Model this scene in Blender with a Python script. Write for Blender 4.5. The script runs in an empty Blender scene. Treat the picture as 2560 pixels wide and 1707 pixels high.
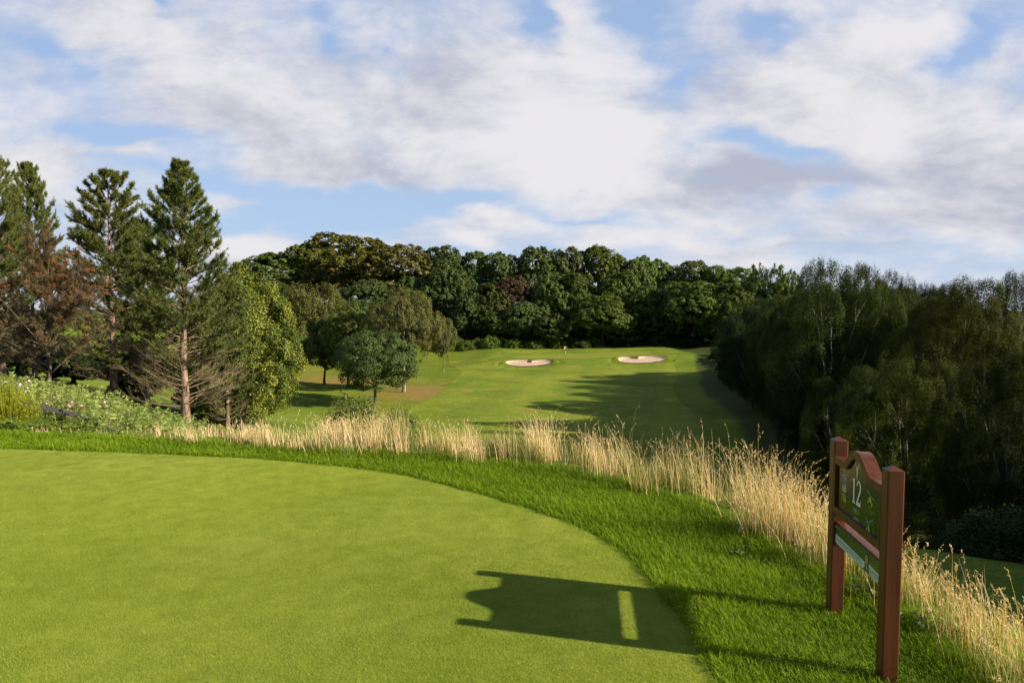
import bpy, math, random
import numpy as np
from mathutils import Vector, Matrix

rng = np.random.default_rng(12)
C = bpy.context.scene.collection
SC = bpy.context.scene
R = math.radians

# ------------------------------------------------------------------ camera
EYE = np.array([0.0, 0.0, 1.65]); PITCH = R(3.436); FPX = 24 / 36 * 2560
cam = bpy.data.cameras.new('camera'); cam.lens = 24; cam.sensor_width = 36
cam.clip_start = 0.05; cam.clip_end = 6000
co = bpy.data.objects.new('camera', cam); C.objects.link(co)
co.location = EYE; co.rotation_euler = (R(90) - PITCH, 0, 0)
SC.camera = co

def ray(px, py):
    u = (px - 1280) / FPX; v = (py - 853.5) / FPX
    cp, sp = math.cos(PITCH), math.sin(PITCH)
    return np.array([u, cp - v * sp, -sp - v * cp])
def at_z(px, py, z=0.0):
    d = ray(px, py); return EYE + d * ((z - EYE[2]) / d[2])
def at_y(px, py, y):
    d = ray(px, py); return EYE + d * (y / d[1])

# ------------------------------------------------------------------ objects
def tag(o, label=None, cat=None, group=None, kind=None):
    if label: o['label'] = label
    if cat: o['category'] = cat
    if group: o['group'] = group
    if kind: o['kind'] = kind
    return o
def link(name, data, mat=None, parent=None, loc=None):
    o = bpy.data.objects.new(name, data); C.objects.link(o)
    if parent: o.parent = parent
    if loc is not None: o.location = loc
    if mat is not None:
        if not data.materials: data.materials.append(mat)
        if data.materials[0] is not mat:
            o.material_slots[0].link = 'OBJECT'; o.material_slots[0].material = mat
    return o
def empty(name, loc, rz=0, scale=(1, 1, 1)):
    o = bpy.data.objects.new(name, None); C.objects.link(o)
    o.location = loc; o.rotation_euler = (0, 0, rz); o.scale = scale
    o.empty_display_size = 0.1
    return o

def norm(a):
    return a / np.maximum(np.linalg.norm(a, axis=-1, keepdims=True), 1e-9)

class Geo:
    """Collects quads and tris as numpy arrays; build() makes ONE mesh."""
    def __init__(self): self.v = []; self.q = []; self.t = []; self.tint = []; self.n = 0
    def add(self, v, q=None, t=None, tint=0.5):
        v = np.asarray(v, dtype=np.float64).reshape(-1, 3)
        if q is not None and len(q): self.q.append(np.asarray(q, dtype=np.int64).reshape(-1, 4) + self.n)
        if t is not None and len(t): self.t.append(np.asarray(t, dtype=np.int64).reshape(-1, 3) + self.n)
        self.v.append(v)
        self.tint.append(np.broadcast_to(np.asarray(tint, dtype=np.float64), (len(v),)).copy())
        self.n += len(v)
        return self
    def tubes(self, P, W, sides=4, tint=0.5, cap=False):
        P = np.asarray(P, float); W = np.asarray(W, float)
        if P.ndim == 2: P = P[None]; W = W[None]
        B, S, _ = P.shape
        T = np.gradient(P, axis=1); T = norm(T)
        ref = np.zeros_like(T); ref[..., 0] = 1.0
        m = np.abs(T[..., 0]) > 0.8; ref[m] = (0, 1, 0)
        n1 = norm(np.cross(T, ref)); n2 = np.cross(T, n1)
        a = np.arange(sides) * 2 * np.pi / sides
        V = P[:, :, None, :] + W[:, :, None, None] * (np.cos(a)[None, None, :, None] * n1[:, :, None, :] + np.sin(a)[None, None, :, None] * n2[:, :, None, :])
        b = np.arange(B)[:, None, None] * S * sides; s = np.arange(S - 1)[None, :, None] * sides; k = np.arange(sides)[None, None, :]
        k2 = (k + 1) % sides
        Q = np.stack([b + s + k, b + s + k2, b + s + sides + k2, b + s + sides + k], -1).reshape(-1, 4)
        tt = np.asarray(tint, float)
        if tt.ndim == 1: tt = np.repeat(tt, S * sides)
        self.add(V.reshape(-1, 3), q=Q, tint=tt)
        return self
    def ribbons(self, P, W, side, tint=0.5):
        B, S, _ = P.shape
        V = np.stack([P - side[:, None, :] * W[..., None], P + side[:, None, :] * W[..., None]], 2)
        b = np.arange(B)[:, None] * S * 2; s = np.arange(S - 1)[None, :] * 2
        i = b + s
        Q = np.stack([i, i + 1, i + 3, i + 2], -1).reshape(-1, 4)
        tt = np.asarray(tint, float)
        if tt.ndim == 1: tt = np.repeat(tt, S * 2)
        elif tt.ndim == 2: tt = np.repeat(tt.reshape(-1), 2)
        self.add(V.reshape(-1, 3), q=Q, tint=tt)
        return self
    def leaves(self, P, N, L, aspect=0.6, tint=0.5, axis=None, g=None):
        """one pointed four-sided leaf per point, facing N"""
        g = g or rng
        n = len(P); L = np.broadcast_to(np.asarray(L, float), (n,))[:, None]
        if axis is None: axis = g.normal(size=(n, 3))
        ax = norm(axis - N * np.sum(axis * N, -1, keepdims=True))
        sd = np.cross(N, ax)
        V = np.stack([P - ax * L * .5, P + sd * L * aspect * .5 + N * L * .06, P + ax * L * .5, P - sd * L * aspect * .5 + N * L * .06], 1)
        Q = np.arange(n * 4).reshape(n, 4)
        tt = np.asarray(tint, float)
        if tt.ndim == 1: tt = np.repeat(tt, 4)
        self.add(V.reshape(-1, 3), q=Q, tint=tt)
        return self
    def box(self, lo, hi, tint=0.5, bev=0.0):
        x0, y0, z0 = lo; x1, y1, z1 = hi
        if bev <= 0:
            v = [(x0,y0,z0),(x1,y0,z0),(x1,y1,z0),(x0,y1,z0),(x0,y0,z1),(x1,y0,z1),(x1,y1,z1),(x0,y1,z1)]
            q = [(0,3,2,1),(4,5,6,7),(0,1,5,4),(1,2,6,5),(2,3,7,6),(3,0,4,7)]
            return self.add(v, q=q, tint=tint)
        c = bev
        prof = [(x0+c,y0),(x1-c,y0),(x1,y0+c),(x1,y1-c),(x1-c,y1),(x0+c,y1),(x0,y1-c),(x0,y0+c)]
        v = [(x, y, z0) for x, y in prof] + [(x, y, z1) for x, y in prof]
        q = [(i, (i+1) % 8, 8+(i+1) % 8, 8+i) for i in range(8)]
        q += [(8,9,10,11),(8,11,12,15),(12,13,14,15),(3,2,1,0),(7,4,3,0),(7,6,5,4)]
        return self.add(v, q=q, tint=tint)
    def mesh(self, name, smooth=False):
        v = np.concatenate(self.v); tint = np.concatenate(self.tint)
        q = np.concatenate(self.q) if self.q else np.zeros((0, 4), int)
        t = np.concatenate(self.t) if self.t else np.zeros((0, 3), int)
        me = bpy.data.meshes.new(name)
        me.vertices.add(len(v)); me.vertices.foreach_set('co', v.astype(np.float32).ravel())
        li = np.concatenate([q.ravel(), t.ravel()]).astype(np.int32)
        me.loops.add(len(li)); me.loops.foreach_set('vertex_index', li)
        st = np.concatenate([np.arange(len(q)) * 4, len(q) * 4 + np.arange(len(t)) * 3]).astype(np.int32)
        me.polygons.add(len(st)); me.polygons.foreach_set('loop_start', st)
        me.update(calc_edges=True)
        at = me.attributes.new('tint', 'FLOAT', 'POINT'); at.data.foreach_set('value', tint.astype(np.float32))
        me.polygons.foreach_set('use_smooth', np.full(len(st), smooth))
        me.validate()
        return me
    def build(self, name, mat, parent=None, smooth=False, loc=None):
        return link(name, self.mesh(name, smooth), mat, parent, loc)

# ------------------------------------------------------------------ materials
class NT:
    def __init__(self, tree): self.t = tree; tree.nodes.clear()
    def n(self, typ, **kw):
        nd = self.t.nodes.new(typ)
        for k, v in kw.items():
            if k.startswith('i_'):
                nd.inputs[k[2:]].default_value = v
            else: setattr(nd, k, v)
        return nd
    def l(self, a, b): self.t.links.new(a, b)
    def set(self, sock, v):
        if isinstance(v, bpy.types.NodeSocket): self.l(v, sock)
        else: sock.default_value = v
    def math(self, op, a, b=0.0, c=0.0, clamp=False):
        nd = self.n('ShaderNodeMath', operation=op, use_clamp=clamp)
        for i, x in enumerate((a, b, c)): self.set(nd.inputs[i], x)
        return nd.outputs[0]
    def vmath(self, op, a, b=None):
        nd = self.n('ShaderNodeVectorMath', operation=op)
        self.set(nd.inputs[0], a)
        if b is not None: self.set(nd.inputs[1], b)
        return nd.outputs['Value'] if op in ('DOT_PRODUCT', 'LENGTH') else nd.outputs[0]
    def mix(self, f, a, b, blend='MIX'):
        nd = self.n('ShaderNodeMix', data_type='RGBA', blend_type=blend)
        self.set(nd.inputs[0], f)
        self.set(nd.inputs[6], a if isinstance(a, bpy.types.NodeSocket) else (*a, 1))
        self.set(nd.inputs[7], b if isinstance(b, bpy.types.NodeSocket) else (*b, 1))
        return nd.outputs[2]
    def noise(self, vec, scale, detail=3.0, rough=0.55, dist=0.0, dims='3D'):
        nd = self.n('ShaderNodeTexNoise', noise_dimensions=dims)
        if vec is not None: self.l(vec, nd.inputs['Vector'])
        nd.inputs['Scale'].default_value = scale; nd.inputs['Detail'].default_value = detail
        nd.inputs['Roughness'].default_value = rough; nd.inputs['Distortion'].default_value = dist
        return nd.outputs[0]
    def smooth(self, x, lo, hi):
        nd = self.n('ShaderNodeMapRange', interpolation_type='SMOOTHSTEP')
        self.set(nd.inputs[0], x); nd.inputs[1].default_value = lo; nd.inputs[2].default_value = hi
        return nd.outputs[0]
    def mapping(self, vec, loc=(0,0,0), rot=(0,0,0), scale=(1,1,1), typ='POINT'):
        nd = self.n('ShaderNodeMapping', vector_type=typ)
        self.l(vec, nd.inputs[0]); nd.inputs[1].default_value = loc; nd.inputs[2].default_value = rot; nd.inputs[3].default_value = scale
        return nd.outputs[0]
    def attr(self, name): return self.n('ShaderNodeAttribute', attribute_name=name).outputs['Fac']
    def pos(self): return self.n('ShaderNodeNewGeometry').outputs['Position']
    def objc(self): return self.n('ShaderNodeTexCoord').outputs['Object']
    def out(self, sh):
        o = self.n('ShaderNodeOutputMaterial'); self.l(sh, o.inputs[0])

def material(name):
    m = bpy.data.materials.new(name); m.use_nodes = True
    return m, NT(m.node_tree)

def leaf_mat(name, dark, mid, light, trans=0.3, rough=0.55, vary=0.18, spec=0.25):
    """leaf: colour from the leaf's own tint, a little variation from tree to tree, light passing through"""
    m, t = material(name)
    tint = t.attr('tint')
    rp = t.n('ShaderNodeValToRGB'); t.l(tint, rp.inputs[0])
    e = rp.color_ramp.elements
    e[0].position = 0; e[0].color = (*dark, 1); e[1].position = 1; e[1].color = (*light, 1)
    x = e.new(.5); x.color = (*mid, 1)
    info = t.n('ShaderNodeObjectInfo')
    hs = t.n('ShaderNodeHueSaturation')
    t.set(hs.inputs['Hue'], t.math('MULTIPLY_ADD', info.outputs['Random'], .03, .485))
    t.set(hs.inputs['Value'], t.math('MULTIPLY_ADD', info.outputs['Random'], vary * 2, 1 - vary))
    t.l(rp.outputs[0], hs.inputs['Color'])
    d = t.n('ShaderNodeBsdfPrincipled')
    t.l(hs.outputs[0], d.inputs['Base Color']); d.inputs['Roughness'].default_value = rough; d.inputs['Specular IOR Level'].default_value = spec
    tr = t.n('ShaderNodeBsdfTranslucent')
    t.l(t.mix(1.0, hs.outputs[0], (1.25, 1.2, .55), 'MULTIPLY'), tr.inputs[0])
    ms = t.n('ShaderNodeMixShader'); ms.inputs[0].default_value = trans
    t.l(d.outputs[0], ms.inputs[1]); t.l(tr.outputs[0], ms.inputs[2])
    t.out(ms.outputs[0])
    return m

def bark_mat(name, c1, c2, scale=6.0, top=None, top_z=(0, 1)):
    m, t = material(name)
    p = t.objc()
    st = t.mapping(p, scale=(1, 1, .25))
    n = t.noise(st, scale, 5, .65)
    col = t.mix(t.smooth(n, .35, .65), c1, c2)
    if top is not None:
        z = t.n('ShaderNodeSeparateXYZ'); t.l(p, z.inputs[0])
        col = t.mix(t.smooth(z.outputs[2], *top_z), col, top)
    d = t.n('ShaderNodeBsdfPrincipled'); t.l(col, d.inputs['Base Color']); d.inputs['Roughness'].default_value = .85
    d.inputs['Specular IOR Level'].default_value = .2
    b = t.n('ShaderNodeBump'); b.inputs['Strength'].default_value = .6; b.inputs['Distance'].default_value = .03
    t.l(n, b.inputs['Height']); t.l(b.outputs[0], d.inputs['Normal'])
    t.out(d.outputs[0])
    return m

def plain_mat(name, col, rough=.5, spec=.5, coat=0.0, noise=0.0, nscale=40):
    m, t = material(name)
    d = t.n('ShaderNodeBsdfPrincipled')
    if noise:
        n = t.noise(t.objc(), nscale, 4)
        t.l(t.mix(n, tuple(c * (1 - noise) for c in col), tuple(min(1, c * (1 + noise)) for c in col)), d.inputs['Base Color'])
    else: d.inputs['Base Color'].default_value = (*col, 1)
    d.inputs['Roughness'].default_value = rough; d.inputs['Specular IOR Level'].default_value = spec
    d.inputs['Coat Weight'].default_value = coat; d.inputs['Coat Roughness'].default_value = .06
    t.out(d.outputs[0])
    return m

# ------------------------------------------------------------------ sky and light
SUN_EL = R(25.0); SUN_AZ = math.atan2(.966, -.257)
w = bpy.data.worlds.new('World'); SC.world = w; w.use_nodes = True
def build_world():
    t = NT(w.node_tree)
    sky = t.n('ShaderNodeTexSky', sky_type='NISHITA', sun_disc=False)
    sky.sun_elevation = SUN_EL; sky.sun_rotation = SUN_AZ
    sky.altitude = 100; sky.air_density = 1.0; sky.dust_density = .6; sky.ozone_density = 2.5
    d = t.n('ShaderNodeTexCoord').outputs['Generated']
    s = t.n('ShaderNodeSeparateXYZ'); t.l(d, s.inputs[0])
    ay = t.math('MAXIMUM', t.math('ABSOLUTE', s.outputs[1]), .22)
    u = t.math('DIVIDE', s.outputs[0], ay); v = t.math('DIVIDE', s.outputs[2], ay)
    cb = t.n('ShaderNodeCombineXYZ'); t.l(u, cb.inputs[0]); t.l(v, cb.inputs[1])
    P = cb.outputs[0]
    # flattening towards the horizon, as seen on a cloud layer from below
    vv = t.math('POWER', t.math('MAXIMUM', v, .002), .75)
    cb2 = t.n('ShaderNodeCombineXYZ'); t.l(u, cb2.inputs[0]); t.l(t.math('MULTIPLY', vv, 2.0), cb2.inputs[1])
    Pn = cb2.outputs[0]
    warp = t.n('ShaderNodeTexNoise'); t.l(Pn, warp.inputs['Vector']); warp.inputs['Scale'].default_value = 5.5; warp.inputs['Detail'].default_value = 5
    wv = t.vmath('SUBTRACT', warp.outputs['Color'], (.5, .5, .5))
    wv = t.vmath('MULTIPLY', wv, (.26, .15, 0))
    Pw = t.vmath('ADD', P, wv)
    def blobs(lst, start):
        acc = start
        for (px, py, rx, ry, rot, wt) in lst:
            r = ray(px, py); r = r / r[1]
            mp = t.mapping(Pw, (r[0], r[2], 0), (0, 0, R(rot)), (rx / FPX * 1.55, ry / FPX * 1.55, 1), 'TEXTURE')
            gr = t.n('ShaderNodeTexGradient', gradient_type='QUADRATIC_SPHERE'); t.l(mp, gr.inputs[0])
            acc = t.math('MULTIPLY_ADD', gr.outputs['Fac'], wt, acc)
        return acc
    n1 = t.noise(Pn, 3.2, 12, .62, .35)
    n2 = t.noise(t.mapping(Pn, (3.1, 1.7, 0)), 10.0, 10, .66, .3)
    fb = t.math('ADD', t.math('MULTIPLY', t.math('SUBTRACT', n1, .5), 1.5), t.math('MULTIPLY', t.math('SUBTRACT', n2, .5), .65))
    dens = blobs(CLOUDS, t.math('ADD', fb, CLOUD_BASE))
    # clear and deeper blue overhead and behind
    front = t.math('MULTIPLY', t.smooth(s.outputs[1], -.15, .3), t.smooth(s.outputs[2], .85, .5))
    cover = t.math('MULTIPLY', t.smooth(dens, -.36, .50), t.math('MULTIPLY_ADD', front, .75, .25))
    thick = t.smooth(dens, .25, 1.3)
    n3 = t.noise(t.mapping(Pn, (7.7, 4.2, 0)), 4.6, 11, .62, .4)
    # the side of each billow towards the sun is bright, the far side grey
    o1 = t.vmath('ADD', Pn, (.045, .05, 0)); o2 = t.vmath('ADD', t.mapping(Pn, (3.1, 1.7, 0)), (.018, .022, 0))
    rel = t.math('ADD', t.math('MULTIPLY', t.math('SUBTRACT', n1, t.noise(o1, 3.2, 12, .62, .35)), 2.0), t.math('MULTIPLY', t.math('SUBTRACT', n2, t.noise(o2, 10.0, 10, .66, .3)), .55))
    grey = blobs(GREYS, t.math('MULTIPLY_ADD', t.math('SUBTRACT', n3, .5), 1.5, .30))
    grey = t.math('SUBTRACT', grey, rel)
    grey = t.smooth(grey, -.1, 1.1)
    cc = t.mix(grey, tuple(c * CK for c in (.84, .82, .84)), tuple(c * CK for c in (.47, .49, .59)))
    blue = t.mix(1.0, sky.outputs[0], SKY_TINT, 'MULTIPLY')
    # whitish air low down
    hz = t.smooth(v, .55, .0)
    pale = t.mix(hz, tuple(c * CK for c in (.355, .50, .785)), tuple(c * CK for c in (.47, .62, .86)))
    blue = t.mix(t.math('MULTIPLY', front, .85), blue, pale)
    col = t.mix(t.math('MULTIPLY', cover, .96), blue, cc)
    bg = t.n('ShaderNodeBackground'); t.l(col, bg.inputs[0]); bg.inputs[1].default_value = SKY_STRENGTH
    o = t.n('ShaderNodeOutputWorld'); t.l(bg.outputs[0], o.inputs[0])
EXPOSURE = 1.32
SKY_STRENGTH = .05
CK = 1 / (SKY_STRENGTH * 2 ** EXPOSURE)
SKY_TINT = (.92, 1.0, 1.12)
CLOUD_BASE = .09
CLOUDS = [  # where the cloud masses (+) and the blue gaps (-) stand in the sky
    (1500, 380, 330, 190, -10, .9), (1300, 250, 260, 150, 0, .5), (1050, 250, 330, 150, -15, .5), (700, 330, 420, 110, -12, .5),
    (380, 110, 330, 120, -20, .5), (80, 300, 150, 80, -30, .4), (100, 420, 170, 70, 0, .75), (320, 380, 90, 26, 0, .5),
    (2150, 250, 520, 160, -5, .7), (2450, 420, 300, 170, 0, .6), (1900, 460, 330, 80, 0, .5), (2300, 570, 420, 50, 0, .5),
    (620, 640, 120, 60, 0, .9), (1190, 575, 150, 34, 8, .8), (1470, 578, 70, 22, 0, .6), (560, 480, 130, 26, -14, .45),
    (1750, 610, 330, 50, 0, .4), (2260, 60, 240, 60, 25, .5), (1420, 60, 130, 80, 0, .5), (850, 430, 220, 60, -10, .5),
    (1780, 545, 250, 26, 8, .5),
    (130, 150, 130, 45, -35, -.8), (410, 0, 70, 40, 0, -.8), (820, 75, 75, 55, 0, -.75), (960, 130, 90, 50, -30, -.5),
    (1310, 50, 90, 60, -20, -1.0), (1640, 90, 90, 90, 0, -.8), (1700, 200, 60, 50, 0, -.7), (1960, 45, 110, 50, 10, -1.0),
    (2420, 140, 120, 60, 30, -.9), (2500, 60, 60, 50, 0, -.5), (1900, 350, 170, 45, -12, -1.0), (250, 325, 300, 38, -8, -.9),
    (480, 430, 260, 40, 0, -.6), (900, 500, 330, 65, -6, -.95), (1150, 500, 220, 55, 0, -.8), (700, 545, 300, 50, 0, -.6),
    (1450, 545, 260, 28, 0, -.6), (2050, 500, 120, 22, 10, -.5), (1330, 630, 340, 30, 0, -.5), (120, 520, 300, 50, 0, -.2),
]
GREYS = [
    (2480, 470, 260, 110, 0, .8), (2050, 440, 330, 60, 0, .8), (1820, 440, 220, 60, 10, .6), (1080, 230, 200, 70, -20, .5),
    (820, 420, 180, 40, -10, .5), (1450, 360, 260, 200, 0, -.8), (1500, 100, 150, 120, 0, -.6), (2250, 80, 250, 100, 0, -.4),
    (620, 640, 150, 60, 0, -.2), (1190, 575, 160, 50, 0, -.4), (1000, 430, 260, 40, -20, .5), (600, 270, 300, 60, -15, .2),
    (2000, 625, 260, 30, 0, .4), (1700, 225, 260, 60, -10, .3), (2050, 180, 250, 50, -12, -.5), (2200, 300, 300, 60, 0, -.3),
]
build_world()
sun = bpy.data.lights.new('sun', 'SUN'); sun.energy = 5.0; sun.angle = R(.53); sun.color = (1.0, .87, .68)
so = bpy.data.objects.new('sun', sun); C.objects.link(so)
sd = Vector((math.sin(SUN_AZ) * math.cos(SUN_EL), math.cos(SUN_AZ) * math.cos(SUN_EL), math.sin(SUN_EL)))
so.rotation_euler = sd.to_track_quat('Z', 'Y').to_euler()
so.location = (40, -10, 40)
SC.view_settings.view_transform = 'Standard'; SC.view_settings.look = 'None'
SC.view_settings.exposure = EXPOSURE; SC.view_settings.gamma = 1.0
SC.render.engine = 'CYCLES'
cy = SC.cycles
cy.max_bounces = 7; cy.diffuse_bounces = 3; cy.glossy_bounces = 3; cy.transmission_bounces = 4; cy.transparent_max_bounces = 6
cy.use_denoising = True
cy.caustics_reflective = False; cy.caustics_refractive = False

# ------------------------------------------------------------------ terrain
band_px = [(0, 1090), (400, 1108), (760, 1136), (1000, 1145), (1300, 1175), (1420, 1190), (1550, 1220), (1700, 1265), (1850, 1340), (1960, 1405), (2070, 1470), (2240, 1560), (2330, 1640)]
BAND = np.array([at_z(*p)[:2] for p in band_px])
BAND = np.vstack([[-14, 8.4], [-9, 8.6], BAND, [2.25, 2.0], [2.4, 0.5]])
tee_px = [(0, 1122), (400, 1136), (700, 1152), (989, 1186), (1244, 1249), (1415, 1306), (1556, 1382), (1654, 1491), (1741, 1611), (1785, 1705)]
TEE = np.array([at_z(*p)[:2] for p in tee_px])
TEE = np.vstack([[-13.5, 7.4], [-9, 7.7], TEE, [.84, 1.8], [.7, .4]])
def resample(P, step):
    d = np.r_[0, np.cumsum(np.linalg.norm(np.diff(P, axis=0), axis=1))]
    n = max(2, int(d[-1] / step)); s = np.linspace(0, d[-1], n)
    # smooth curve: cubic Hermite per coordinate
    m = np.gradient(P, d, axis=0)
    out = []
    for x in s:
        i = min(np.searchsorted(d, x, 'right') - 1, len(d) - 2); h = d[i+1] - d[i]; q = (x - d[i]) / h
        out.append((2*q**3-3*q**2+1)*P[i] + (q**3-2*q**2+q)*h*m[i] + (-2*q**3+3*q**2)*P[i+1] + (q**3-q**2)*h*m[i+1])
    return np.array(out)
BANDC = resample(BAND, .15); TEEC = resample(TEE, .12)
def outward(Pl):
    tg = norm(np.gradient(Pl, axis=0)); return np.stack([-tg[:, 1], tg[:, 0]], 1)
PLAT = BANDC + outward(BANDC) * .25
PLATP = np.vstack([PLAT, [2.8, -8], [-16, -8]])

def poly_sd(X, Y, poly):
    """signed distance to polygon, negative inside"""
    P = np.stack([X, Y], -1); d = np.full(X.shape, 1e9); ins = np.zeros(X.shape, bool)
    n = len(poly)
    for i in range(n):
        a = poly[i]; b = poly[(i + 1) % n]; e = b - a
        w_ = P - a; q = np.clip((w_ @ e) / max(e @ e, 1e-12), 0, 1)
        dd = w_ - q[..., None] * e
        d = np.minimum(d, np.sqrt((dd ** 2).sum(-1)))
        c = ((a[1] <= Y) & (b[1] > Y)) | ((b[1] <= Y) & (a[1] > Y))
        if abs(e[1]) > 1e-12:
            xi = a[0] + (Y - a[1]) / e[1] * e[0]
            ins ^= c & (X < xi)
    return np.where(ins, -d, d)

CP = np.array([
    (0,8.5,-.6),(-4,9.5,-1.0),(-8,10.5,-1.0),(3,6,-1.6),(4,4,-1.9),
    (8.6,12.3,-3.7),(5.5,8,-2.9),(12,14,-4.1),(14,8,-4.4),(10,5,-3.2),(16,26,-8),(20,20,-7),(29,45,-9.5),(22,55,-11),(35,60,-9),(30,90,-11.0),(45,90,-8),(60,60,-6),(30,20,-6),
    (42,130,-10.5),(60,140,-7),(25,110,-11.4),(23,75,-11.5),
    (0,12,-1.9),(0,20,-4.6),(0,30,-8.2),(0,42,-11),(0,60,-11.6),(0,90,-11.5),(0,120,-11.5),(10,134,-11.4),(30,140,-11.3),
    (-6,13,-1.9),(-9,12,-1.6),(-12,14,-1.6),(-12,25,-3.4),(-22,32,-2.3),(-27,46,-4.9),(-18.5,38,-5.3),(-16.9,45,-7.4),(-40,40,-1.5),(-60,60,-2),(-25,77,-11.4),(-45,100,-10),(-80,120,-6),(-10,30,-7),
    (-17.5,87,-11.5),(-39,119,-11.2),(-17,123,-11.5),(-30,107,-11.4),
    (-60,172,-8),(-30,173,-10.6),(0,173,-10.7),(30,172,-10.6),(52,170,-9),(-75,205,0),(-45,203,-2),(-10,203,-3),(20,203,-5),(60,205,-6),(100,180,-4),
    (-100,200,-2),(-110,150,-3),(-60,255,-1),(0,255,-5),(60,255,-8),(-300,400,-10),(300,400,-10),(0,400,-10),(0,-100,-2),(-200,0,-6),(200,0,-10),(100,40,-8),(100,100,-8),(150,100,-10),(-150,100,-6),(-80,30,-3),(-110,60,-5),(0,1000,-25),(600,1200,-25),(-600,1200,-25),(-600,-200,-20),(600,-200,-20),(1400,2500,-30),(-1400,2500,-30),(1500,0,-30),(-1500,0,-30)], float)
def _phi(r2): return np.where(r2 > 1e-9, .5 * r2 * np.log(np.maximum(r2, 1e-9)), 0)
def _tps():
    S = 100.0; p = CP[:, :2] / S; n = len(p)
    K = _phi(((p[:, None] - p[None]) ** 2).sum(-1)) + np.eye(n) * 1e-4
    A = np.zeros((n + 3, n + 3)); A[:n, :n] = K; A[:n, n] = 1; A[:n, n+1:] = p; A[n, :n] = 1; A[n+1:, :n] = p.T
    return S, p, np.linalg.solve(A, np.r_[CP[:, 2], 0, 0, 0])
TS, TP, TW = _tps()
def sstep(x): x = np.clip(x, 0, 1); return x * x * (3 - 2 * x)

# bunkers: outline radius as a function of angle, in the ground plan
BUNK = [dict(c=np.array([3.4, 138.5]), rx=4.7, ry=2.1), dict(c=np.array([26.4, 139.2]), rx=4.9, ry=2.4)]
def bunk_r(k, th):
    if k == 0:  # heart-shaped back edge: a tongue of turf runs in from behind, right of the middle
        return 1 - .55 * np.exp(-((th - 1.22) / .26) ** 2) + .06 * np.sin(3 * th + .5)
    return 1 - .62 * np.exp(-((th - 1.75) / .28) ** 2) + .05 * np.sin(3 * th + 2) + .12 * np.exp(-((th - .95) / .4) ** 2)
def bunk_f(X, Y, k):
    b = BUNK[k]; dx = (X - b['c'][0]) / b['rx']; dy = (Y - b['c'][1]) / b['ry']
    return np.hypot(dx, dy) / bunk_r(k, np.arctan2(dy, dx))

def height(X, Y, bunkers=True):
    X = np.asarray(X, float); Y = np.asarray(Y, float); sh = X.shape
    x = X.ravel(); y = Y.ravel(); z = np.empty_like(x)
    for i in range(0, len(x), 20000):
        q = np.stack([x[i:i+20000], y[i:i+20000]], 1) / TS
        z[i:i+20000] = _phi(((q[:, None] - TP[None]) ** 2).sum(-1)) @ TW[:-3] + TW[-3] + q @ TW[-2:]
    # the raised green with its steep front bank
    bank = sstep((y - 134.5) / 6.5 ) * sstep((x + 16) / 14) * sstep((44 - x) / 10) * sstep((182 - y) / 16)
    z = z + bank * (1.15 + .0 * x)
    for k in (0, 1):
        f = bunk_f(x, y, k); b = BUNK[k]
        lip = np.exp(-((f - 1.12) / .16) ** 2) * sstep((y - b['c'][1] + .8) / 1.6)
        z = z + .26 * lip
        if bunkers: z = z - .28 * sstep((1.06 - f) / .22) * sstep((y - b['c'][1] + b['ry']) / (b['ry'] * .9))
    # gentle swells
    z = z + (.18 * np.sin(x * .11 + y * .05 + 1) * np.sin(y * .083 - x * .03)) * sstep((y - 45) / 20)
    d = poly_sd(x, y, PLATP)
    z = np.where(d < 0, 0, z * sstep(d / np.interp(x, [-5, -2, 2], [2.0, 3.6, 2.2])))
    z = np.where((d >= 0) & (y < 1), np.minimum(z, 0), z)
    return z.reshape(sh)
def H(x, y): return float(height(np.array([x]), np.array([y]))[0])

def axis(pieces):
    out = []
    for a, b, s in pieces:
        n = max(1, int(round((b - a) / s))); out.append(np.linspace(a, b, n, endpoint=False))
    return np.r_[np.concatenate(out), pieces[-1][1]]
gx = axis([(-1500, -400, 150), (-400, -120, 20), (-120, -40, 4), (-40, -12, 1.2), (-12, -3, .5), (-3, 33, .35), (33, 44, .9), (44, 120, 4), (120, 400, 20), (400, 1500, 150)])
gy = axis([(-300, -20, 40), (-20, -2, 3), (-2, 14, .35), (14, 60, 1.0), (60, 130, 1.5), (130, 150, .5), (150, 180, 1.5), (180, 300, 6), (300, 600, 30), (600, 3000, 200)])
GX, GY = np.meshgrid(gx, gy); GZ = height(GX, GY)
for k in (0, 1): GZ = GZ - .45 * sstep((.98 - bunk_f(GX, GY, k)) / .14)
g = Geo()
nx, ny = len(gx), len(gy)
ii = (np.arange(ny - 1)[:, None] * nx + np.arange(nx - 1)[None]).ravel()
g.add(np.stack([GX, GY, GZ - .02 * (poly_sd(GX, GY, PLATP) < -.1)], -1), q=np.stack([ii, ii + 1, ii + nx + 1, ii + nx], 1))

def fw_edges(y):
    """left and right edge of the mown fairway"""
    l = np.interp(y, [40, 60, 75, 90, 105, 120, 132, 150, 168], [-10, -13, -13.5, -11.5, -9.5, -9, -10.5, -14, -16])
    r = np.interp(y, [40, 60, 75, 90, 105, 120, 132, 150, 168], [13, 17.5, 20.5, 22.5, 25, 29, 32, 36, 34])
    return l + .25 * np.sin(y * .21), r + .4 * np.sin(y * .17 + 1)

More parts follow.
